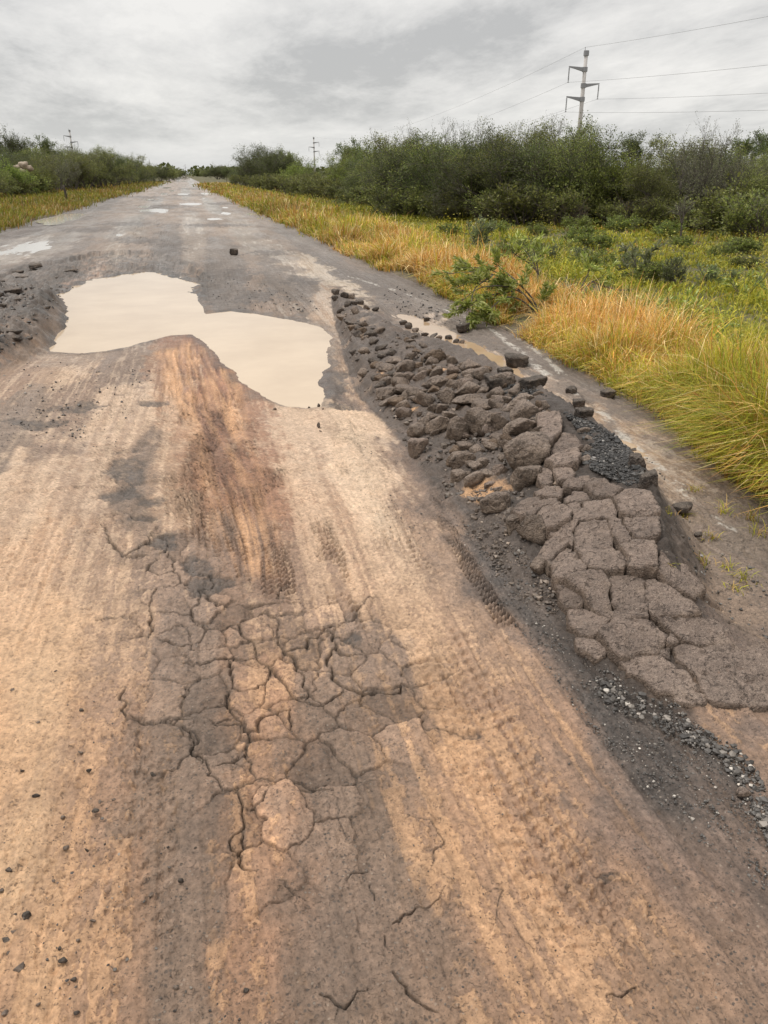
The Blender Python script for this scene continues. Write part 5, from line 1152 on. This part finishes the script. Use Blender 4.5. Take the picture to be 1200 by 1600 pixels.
# left side
for px, Yd, ty, k, wd in [(262,221,262,'thorn',1.3),(250,195,260,'dark',1.3),(238,219,258,'thorn',1.3),(225,192,256,'thorn',1.2),(212,166,254,'dark',1.2),(198,147,244,'thorn',1.2),(180,130,238,'dark',1.2),(165,119,236,'thorn',1.2),(150,108,237,'dark',1.2),(132,102,236,'thorn',1.2),(112,94,236,'thorn',1.2),(90,88,240,'wispy',1.2),(70,84,250,'thorn',1.2),(48,77,256,'bright',1.1),(25,74,262,'thorn',1.2),(5,70,252,'bright',1.2),(-25,66,245,'thorn',1.2),(-70,63,245,'thorn',1.2),(40,80,278,'under',1.4),(15,70,285,'bright',1.2),(60,82,285,'under',1.3),(278,312,263,'dark',1.4),(270,273,262,'thorn',1.4),
  (140,158,230,'thorn',1.2),(115,149,228,'wispy',1.2),(85,140,230,'thorn',1.2),(170,175,240,'wispy',1.1),(200,210,246,'thorn',1.2),(60,136,235,'dark',1.3),(30,126,236,'thorn',1.3),(8,116,226,'dark',1.3),(-30,108,230,'dark',1.3),(95,175,228,'dark',1.2),(45,102,240,'dark',1.1)]:
    x = at(px, Yd); z = float(ground_z(x, Yd)); h = top_h(px, ty + random.uniform(-3, 3), Yd) - z
    lab = {'thorn': 'olive thorn tree in the thicket left of the road', 'dark': 'dark dense thorn tree in the thicket left of the road', 'wispy': 'twiggy grey-green thorn tree in the thicket left of the road', 'bright': 'brighter green bush at the left edge of the photo', 'under': 'low olive undergrowth shrub under the left thicket'}[k]
    put(k, x, Yd, max(h, 1), lab, 'trees of the left thicket, ' + k, wide=wd)
for px, ty, lab in [(14,206,'tall open dark tree at the far left, leftmost on the rise'),(47,207,'tall dense dark tree on the rise at the far left, left of the flat-topped one'),(80,213,'flat-topped open tree on the rise next to the left power pole')]:
    x = at(px, 150); put('open' if px != 47 else 'dark', x, 150, top_h(px, ty, 150) - float(ground_z(x, 150)), lab, wide=1.0 if px != 47 else .8)
for k in range(16):
    Yd = 62 + k * 7; x = -12.5 - random.uniform(0, 1.5); put('under', x, Yd, random.uniform(1.0, 1.7), 'low olive undergrowth along the foot of the left thicket', 'undergrowth of the left thicket', wide=1.4)
# the far end, both sides
rs = np.random.default_rng(99)
for k in range(90):
    Yd = float(170 * (5 ** rs.uniform(0, 1))); side = 1 if k % 2 else -1
    x = side * float(rs.uniform(10, 16 + Yd * .04)) + (2 if side > 0 else -1)
    if side > 0 and (at(340, Yd) < x < at(400, Yd) and Yd < 260 or x > at(495, Yd) and x < at(528, Yd)): continue
    h = float(rs.uniform(2.4, 4.2)) + (Yd > 300) * 1.0
    put(('thorn', 'dark', 'bright')[k % 3], x, Yd, h, 'small far tree lining the right side of the road near the horizon' if side > 0 else 'small far tree lining the left side of the road near the horizon', 'far trees right of the road' if side > 0 else 'far trees left of the road', wide=1.5)
# a wood along the horizon, too far to tell its trees apart
mb = MB(); C_ = []
rs = np.random.default_rng(123); V0, F0 = ICO[1]
Pw = []
for k in range(2600):
    Yd = rs.uniform(700, 1500); x = rs.uniform(-700, 1100)
    if -7 < x < 9 and Yd < 1300: continue
    Pw.append((x, Yd))
Pw = np.array(Pw)
nq = 26; P = np.repeat(Pw, nq, 0); n_ = len(P)
hh = np.repeat(rs.uniform(5, 9, len(Pw)), nq)
Pq = np.stack([P[:, 0] + rs.normal(0, 4, n_), P[:, 1] + rs.normal(0, 3, n_), np.abs(hh * rs.power(1.3, n_)) * 1.0], -1)
V, Q, C = leaf_faces(rs, Pq, 3.6, np.array(DRK)[rs.integers(0, 4, n_)] * 1.2, .9)
stuff(link('far_wood', mesh_np('far_wood', V, quads=Q, smooth=False, col=C), leafM), 'dark far-off wood along the horizon', 'wood')

# ------------------------------------------------------------------ plants with long pale leaves, built branch by branch
def branch_plant(name, base, branches, nleaf, size, pal, label, seed, group=None, asp=.26, rad=.012, z0=0.0, cat='shrub'):
    """branches: lists of offsets from the base in metres"""
    rs = np.random.default_rng(seed); mb = MB(); LP = []; AL = []
    for br in branches:
        P = smooth_line(np.array(br, float), .05)
        mb.tube(P, np.linspace(rad, rad * .3, len(P)), 5)
        Lb = len(P)
        for _ in range(max(3, int(Lb * .35))):
            i = rs.integers(int(Lb * .25), Lb - 1); d = P[i + 1 if i + 1 < Lb else i] - P[i - 1]; d /= np.linalg.norm(d) + 1e-9
            r = rs.normal(0, 1, 3); r[2] *= .7; r -= d * r.dot(d); r /= np.linalg.norm(r); dd = d * .7 + r * .8; ll = rs.uniform(.10, .30)
            T_ = np.array([P[i], P[i] + dd * ll * .5, P[i] + dd * ll + np.array([0, 0, -.03])])
            mb.tube(T_, [rad * .35, rad * .25, rad * .12], 4)
            m = int(nleaf / len(branches) / max(3, int(Lb * .35))) + 1
            t = rs.uniform(.15, 1, m)[:, None]; LP.append(T_[0] * (1 - t) + T_[2] * t + rs.normal(0, .012, (m, 3))); AL.append(np.repeat(dd[None] * .8, m, 0))
    LP = np.vstack(LP); AL = np.vstack(AL)
    cols = np.array(pal)[rs.integers(0, len(pal), len(LP))] * np.exp(rs.normal(0, .2, len(LP)))[:, None]
    V, Q, C = leaf_faces(rs, LP, size, cols, asp, .25, AL)
    r = empty(name, (base[0], base[1], z0)); link('branches', mb.mesh('branches'), barkM, r); link('foliage', mesh_np('foliage', V, quads=Q, smooth=False, col=C), leafM, r)
    tag(r, label, cat, group); return r

def off(base, pts):
    """picture points at a depth shift -> offsets from the base point (px, py, depth shift in m)"""
    b = np.array([base[0], base[1], 0.0]); dep = float((b - CAM) @ FW); o = []
    for px, py, dd in pts:
        q = CAM + ray(np.array(px), np.array(py)) * (dep + dd); o.append(q - b)
    return o
b = W(np.array(843), np.array(492))
branch_plant('leafy_shrub', b, [off(b, q) for q in [
  [(846,492,0),(830,462,0),(808,440,-.1),(770,428,-.3),(735,424,-.5),(700,428,-.6)], [(846,492,0),(822,452,.1),(790,432,.1),(760,418,.1),(722,418,.1)], [(845,490,0),(815,455,-.2),(780,445,-.4),(745,450,-.6),(722,470,-.8)],
  [(843,492,0),(812,466,-.3),(790,462,-.5),(770,478,-.7),(760,492,-.8)], [(845,490,0),(805,445,-.1),(770,440,-.3),(735,440,-.5),(712,450,-.6)], [(845,490,0),(838,470,.1),(860,480,.2)], [(808,440,-.1),(790,425,0),(775,412,.1)], [(770,430,-.3),(740,450,-.6),(735,478,-.8),(745,495,-.85)], [(800,455,-.2),(770,460,-.4),(740,470,-.7),(728,490,-.9)]]],
  4600, .08, LIT, 'leafy green shrub bent over the edge of the road on dark bare stems', 61)
b = W(np.array(838), np.array(462))
branch_plant('sapling', b, [off(b, q) for q in [[(838,462,0),(842,432,0),(834,408,0),(818,388,0),(800,372,0)],[(842,432,0),(838,405,0),(832,385,.1),(825,368,.1)],[(840,425,0),(822,405,0),(800,398,-.1),(795,380,-.1)],[(838,412,0),(845,400,.1),(848,392,.1)]]], 330, .10, LIT, 'slender leaning sapling with long pale leaves behind the bent leafy shrub', 62)
b = W(np.array(898), np.array(470))
branch_plant('leafy_shrub', b, [off(b, q) for q in [[(898,470,0),(905,455,0),(925,440,0),(945,432,0),(955,420,.1)],[(905,455,0),(918,430,0),(925,412,0)],[(898,470,0),(880,462,0),(868,452,-.1)],[(925,440,0),(950,450,.1),(975,455,.2),(990,452,.3)],[(900,465,0),(930,462,.1),(955,470,.2)]]], 620, .085, LIT, 'straggly leafy shrub with a dark slanting stem, between the bent shrub and the pale-leaved bush', 63)
b = W(np.array(1000), np.array(442))
branch_plant('leafy_shrub', b, [off(b, q) for q in [[(1000,442,0),(995,415,0),(985,395,0),(975,385,0)],[(1000,442,0),(1010,410,0),(1018,392,0)],[(1000,442,0),(1015,420,0),(1025,410,0)],[(1000,442,0),(980,420,0),(972,405,0)]]], 420, .13, [(.26, .29, .15), (.17, .21, .08), (.33, .35, .2)], 'bush with large pale glossy leaves in the middle of the field', 64)
for k, (px, py, s) in enumerate([(985,520,.6),(1060,520,.5),(930,500,.5),(1110,540,.45),(1015,505,.5),(880,400,.6),(1160,470,.7)]):
    b = W(np.array(px), np.array(py)); bb = [[(0, 0, 0), (dx * .3 * s, dy * .3 * s, .35 * s), (dx * .5 * s, dy * .5 * s, .6 * s)] for dx, dy in [(1, .2), (-.8, .5), (.2, -1), (-.3, .9), (.5, .8)]]
    branch_plant('weed', b, bb, 200, .07, LIT + BRT, 'low broad-leaved green weed in the grass near the road edge', 70 + k, 'broad-leaved weeds in the grass', .35, .006, float(ground_z(*b)))
# ------------------------------------------------------------------ power line
n = N('pole_concrete'); nz = n.noise(6, 5, .7); conc = n.set(Base_Color=n.mix(nz, (.40, .375, .36), (.55, .52, .49)), Roughness=.85)
n = N('arm_concrete'); armM = n.set(Base_Color=(.26, .26, .27), Roughness=.7)
n = N('insulator_glaze'); insM = n.set(Base_Color=(.07, .065, .065), Roughness=.25)
n = N('wire_metal'); wireM = n.set(Base_Color=(.20, .20, .20), Roughness=.5, Metallic=.3)
HP = 21.0
def pole_meshes():
    P = {}
    mb = MB(); mb.tube([(0, 0, -.5), (0, 0, HP * .5), (0, 0, HP - .1)], [.42, .36, .29], 16); P['shaft'] = mb.mesh('shaft')
    mb = MB(); mb.tube([(0, 0, HP - .75), (0, 0, HP - .1)], [.46, .46], 12); mb.tube([(0, 0, HP - .12), (0, 0, HP + .02)], [.45, .45], 12); mb.tube([(-.28, 0, HP - .1), (-.28, 0, HP + .55)], [.06, .04], 6); P['cap'] = mb.mesh('cap', False)
    for key, s in (('arm_l', -1), ('arm_r', 1)):
        mb = MB(); mb.tube([(0, 0, -.38), (0, 0, .32)], [.46, .46], 12)
        L = 3.0; V = []
        for x, hh, ww in ((.2, .33, .16), (L * .6, .18, .11), (L, .09, .07)):
            V += [(s * x, -ww, .25 - 2 * hh + .05 * x), (s * x, ww, .25 - 2 * hh + .05 * x), (s * x, ww, .25 + .05 * x), (s * x, -ww, .25 + .05 * x)]
        Q = []
        for i in range(2):
            for k in range(4): Q.append((i * 4 + k, i * 4 + (k + 1) % 4, i * 4 + 4 + (k + 1) % 4, i * 4 + 4 + k))
        Q += [(3, 2, 1, 0), (8, 9, 10, 11)]
        mb.add(V, Q); P[key] = mb.mesh(key, False)
    mb = MB(); mb.tube([(0, 0, 0), (0, 0, -2.35)], [.035, .035], 6)
    for k in range(15): z = -.25 - k * .13; mb.tube([(0, 0, z + .035), (0, 0, z), (0, 0, z - .05)], [.05, .15, .06], 10)
    mb.box((-.07, -.18, -2.42), (.07, .18, -2.3)); P['ins'] = mb.mesh('insulator', False)
    return P
PM = pole_meshes()
ARMS = [(HP - 2.75, -1), (HP - 5.2, 1), (HP - 7.3, -1)]
def pole(x, y, scale, label, mirror=1, z=0.0):
    r = empty('power_pole', (x, y, z), 0, scale)
    link('shaft', PM['shaft'], conc, r); link('cap', PM['cap'], armM, r)
    for z_, s in ARMS:
        s *= mirror
        a = link('cross_arm', PM['arm_l' if s < 0 else 'arm_r'], armM, r, (0, 0, z_))
        link('insulator', PM['ins'], insM, a, (s * 2.92, 0, .33))
    tag(r, label, 'power pole', 'power poles along the road'); return r
def pole_at(px, py_top, label, scale=1.0, mirror=1):
    """stands where a pole of this height shows its top at px, py"""
    d = ray(np.array(px), np.array(py_top)); t = (HP * scale + .5 * scale - EYE) / d[2]
    pole(float(d[0] * t), float(d[1] * t), scale, label, mirror); return float(d[0] * t), float(d[1] * t)
A = pole_at(917, 74, 'tall concrete power pole rising nearest above the thicket on the right')
B = pole_at(490, 213, 'smaller far power pole between the round trees and the long right thicket', 1.0, -1)
pole_at(375, 248, 'distant power pole just left of the dark round trees', .9)
pole_at(357, 255.5, 'tiny distant power pole right over the lone round tree', .9)
pole_at(336, 257, 'tiny distant power pole left of the lone round tree, by the road end', .9)
pole_at(289, 256.5, 'tiny distant power pole straight above the end of the road', .9)
pole_at(108, 201, 'power pole above the left thicket, nearest of the left ones', .8, 1)
for px, py, w_ in [(216, 243, 'nearest of the tiny ones'), (233, 249, 'second of the tiny ones'), (245, 255.5, 'third of the tiny ones'), (253, 259, 'last and smallest')]:
    pole_at(px, py, 'tiny power pole beyond the left thicket, ' + w_, .7)
def wire(p, q, sag, label, r=.016):
    p = np.array(p, float); q = np.array(q, float); t = np.linspace(0, 1, 60)[:, None]
    P = p * (1 - t) + q * t; P[:, 2] -= (4 * sag * t * (1 - t))[:, 0]
    dist = np.linalg.norm(P - CAM, axis=1)
    mb = MB(); mb.tube(P, np.full(60, r), 5)
    o = link('power_line', mb.mesh('power_line'), wireM); tag(o, label, 'power line', 'wires of the power line')
pts = [('top wire', (-.28, HP + .5), (-.28, HP + .5))] + [(nm, (s * 2.92, z_ + .33 - 2.38), (-s * 2.92, z_ + .33 - 2.38)) for nm, (z_, s) in zip(('upper left wire', 'right-hand wire', 'lower left wire'), ARMS)]
span = np.hypot(B[0] - A[0], B[1] - A[1]); dv = np.array([A[0] - B[0], A[1] - B[1]]) / span
Cx = (A[0] + dv[0] * span, A[1] + dv[1] * span)
for nm, (ox, z1), (ox2, z2) in pts:
    wire((A[0] + ox, A[1], z1), (B[0] + ox2, B[1], z2), 6.0, nm + ' running from the nearest pole to the smaller far pole')
    wire((A[0] + ox, A[1], z1), (Cx[0] + ox, Cx[1], z1 + 1.0), 6.5, nm + ' running from the nearest pole out of the photo on the right')
for k, (p1, p2) in enumerate((((940, 229), (1290, 214)), ((940, 232), (1290, 221)))):
    e = [CAM + ray(np.array(a), np.array(b_)) * 75 for a, b_ in (p1, p2)]
    wire(e[0], e[1], .3, ('upper' if k == 0 else 'lower') + ' of the two low wires just above the thicket at the far right', .02)
# marker posts on the left verge
n = N('post_wood'); nz = n.noise(18, 4, .7); postM = n.set(Base_Color=n.mix(nz, (.035, .028, .022), (.09, .07, .05)), Roughness=.9, Normal=n.bump(nz, .6, .01))
n = N('sign_back'); signM = n.set(Base_Color=(.30, .31, .31), Roughness=.45, Metallic=.4)
def post(px, py, h, label):
    p = W(np.array(px), np.array(py)); rs = np.random.default_rng(int(px)); mb = MB()
    mb.tube([(0, 0, -.2), (.01, 0, h * .4), (-.03, 0, h * .8), (-.04, .01, h)], [.085, .078, .075, .06], 9)
    r = link('wooden_post', mb.mesh('wooden_post'), postM, None, (p[0], p[1], float(ground_z(*p)))); tag(r, label, 'post'); return p
post(104, 314, .95, 'dark leaning wooden post at the edge of the left verge')
post(160, 296, .9, 'small far wooden post farther along the left verge')
post(209, 287, 1.0, 'tiny farthest wooden post along the left verge')
# a heap of pale rubble under the left trees
for k, (px, py, w_, h_) in enumerate([(30, 262, 10, 8), (40, 259, 12, 9), (48, 263, 9, 7), (36, 268, 12, 7)]):
    x, y = at(px, 72), 72.0; P, F = rock_mesh(1500 + k, 3, 14, .08); P = P / (P.max(0) - P.min(0)) * np.array([w_, w_, h_]) * 80 / F_PX
    n = 'pale_rock'; o = link(n, mesh_np(n, P, tris=F), PALE if k else globals().setdefault('PALE', asphalt_mat('pale_earth', (.42, .34, .26), (.36, .28, .21))), None, (x, y, top_h(px, py, 72))); tag(o, 'pale lump of earth on the heap under the left thicket', 'rock', 'pale lumps under the left thicket')
ZENITH = 2.4
# ------------------------------------------------------------------ sky and light
w = bpy.data.worlds.new('World'); SC.world = w; w.use_nodes = True
nt = w.node_tree; nt.nodes.clear()
def wn(t, **k):
    q = nt.nodes.new(t)
    for a, b in k.items(): setattr(q, a, b)
    return q
L = nt.links.new
SUN_EL, SUN_AZ = math.radians(62), math.radians(-60)
tc = wn('ShaderNodeTexCoord'); sx = wn('ShaderNodeSeparateXYZ'); L(tc.outputs['Generated'], sx.inputs[0])
zc = wn('ShaderNodeMath', operation='MAXIMUM'); L(sx.outputs[2], zc.inputs[0]); zc.inputs[1].default_value = 0.0
za = wn('ShaderNodeMath', operation='ADD'); L(zc.outputs[0], za.inputs[0]); za.inputs[1].default_value = .13
dx = wn('ShaderNodeMath', operation='DIVIDE'); L(sx.outputs[0], dx.inputs[0]); L(za.outputs[0], dx.inputs[1])
dy = wn('ShaderNodeMath', operation='DIVIDE'); L(sx.outputs[1], dy.inputs[0]); L(za.outputs[0], dy.inputs[1])
cv = wn('ShaderNodeCombineXYZ'); L(dx.outputs[0], cv.inputs[0]); L(dy.outputs[0], cv.inputs[1])
def wnoise(scale, detail, rough, dist, off):
    mp = wn('ShaderNodeMapping'); mp.inputs['Location'].default_value = off; mp.inputs['Rotation'].default_value = (0, 0, -.6); mp.inputs['Scale'].default_value = (1, .55, 1); L(cv.outputs[0], mp.inputs[0])
    q = wn('ShaderNodeTexNoise'); L(mp.outputs[0], q.inputs['Vector']); q.inputs['Scale'].default_value = scale; q.inputs['Detail'].default_value = detail; q.inputs['Roughness'].default_value = rough; q.inputs['Distortion'].default_value = dist
    return q.outputs['Fac']
n1 = wnoise(.55, 8, .6, .15, (3.1, 1.7, 0)); n2 = wnoise(2.6, 8, .68, .2, (7.0, 2.0, 4))
mm = wn('ShaderNodeMath', operation='MULTIPLY_ADD'); L(n2, mm.inputs[0]); mm.inputs[1].default_value = .38; L(n1, mm.inputs[2])
rp = wn('ShaderNodeValToRGB'); L(mm.outputs[0], rp.inputs[0])
e = rp.color_ramp.elements; e[0].position = .585; e[0].color = (4.55, 4.5, 4.42, 1); e[1].position = .80; e[1].color = (7.6, 7.4, 7.1, 1)
m_ = rp.color_ramp.elements.new(.69); m_.color = (6.3, 6.17, 5.98, 1)
# bluish, a little darker near the horizon
hz = wn('ShaderNodeMapRange'); L(sx.outputs[2], hz.inputs[0]); hz.inputs[1].default_value = 0.0; hz.inputs[2].default_value = .10; hz.inputs[3].default_value = 1; hz.inputs[4].default_value = 0
hp = wn('ShaderNodeMath', operation='POWER'); L(hz.outputs[0], hp.inputs[0]); hp.inputs[1].default_value = 1.6
hm = wn('ShaderNodeMath', operation='MULTIPLY'); L(hp.outputs[0], hm.inputs[0]); hm.inputs[1].default_value = .75
mx = wn('ShaderNodeMix', data_type='RGBA'); L(hm.outputs[0], mx.inputs[0]); L(rp.outputs[0], mx.inputs[6]); mx.inputs[7].default_value = (6.1, 6.2, 6.2, 1)
# an overcast sky is two to three times brighter overhead than at the horizon
zb = wn('ShaderNodeMapRange'); L(sx.outputs[2], zb.inputs[0]); zb.inputs[1].default_value = .22; zb.inputs[2].default_value = .9; zb.inputs[3].default_value = 1.0; zb.inputs[4].default_value = ZENITH
sc_ = wn('ShaderNodeVectorMath', operation='SCALE'); L(mx.outputs[2], sc_.inputs[0]); L(zb.outputs[0], sc_.inputs['Scale'])
sky = wn('ShaderNodeTexSky', sky_type='NISHITA'); sky.sun_disc = False; sky.sun_elevation = SUN_EL; sky.sun_rotation = SUN_AZ
mk = wn('ShaderNodeMix', data_type='RGBA'); mk.inputs[0].default_value = .93; L(sky.outputs[0], mk.inputs[6]); L(sc_.outputs[0], mk.inputs[7])
bg = wn('ShaderNodeBackground'); bg.inputs[1].default_value = .1; L(mk.outputs[2], bg.inputs[0])
wo = wn('ShaderNodeOutputWorld'); L(bg.outputs[0], wo.inputs[0])
sd = bpy.data.lights.new('sun', 'SUN'); sd.energy = 1.9; sd.angle = math.radians(20); sd.color = (1, .965, .91)
so = bpy.data.objects.new('sun', sd); COL.objects.link(so)
dirv = Vector((math.sin(SUN_AZ) * math.cos(SUN_EL), math.cos(SUN_AZ) * math.cos(SUN_EL), math.sin(SUN_EL)))
so.rotation_euler = (-dirv).to_track_quat('-Z', 'Y').to_euler(); so.location = (0, 0, 30)
vs = SC.view_settings; SC.display_settings.display_device = 'sRGB'; vs.view_transform = 'Standard'; vs.look = 'None'; vs.gamma = 1; vs.use_curve_mapping = False; vs.exposure = 0.27
SC.cycles.max_bounces = 6; SC.cycles.diffuse_bounces = 3; SC.cycles.transparent_max_bounces = 8
SC.cycles.use_denoising = True
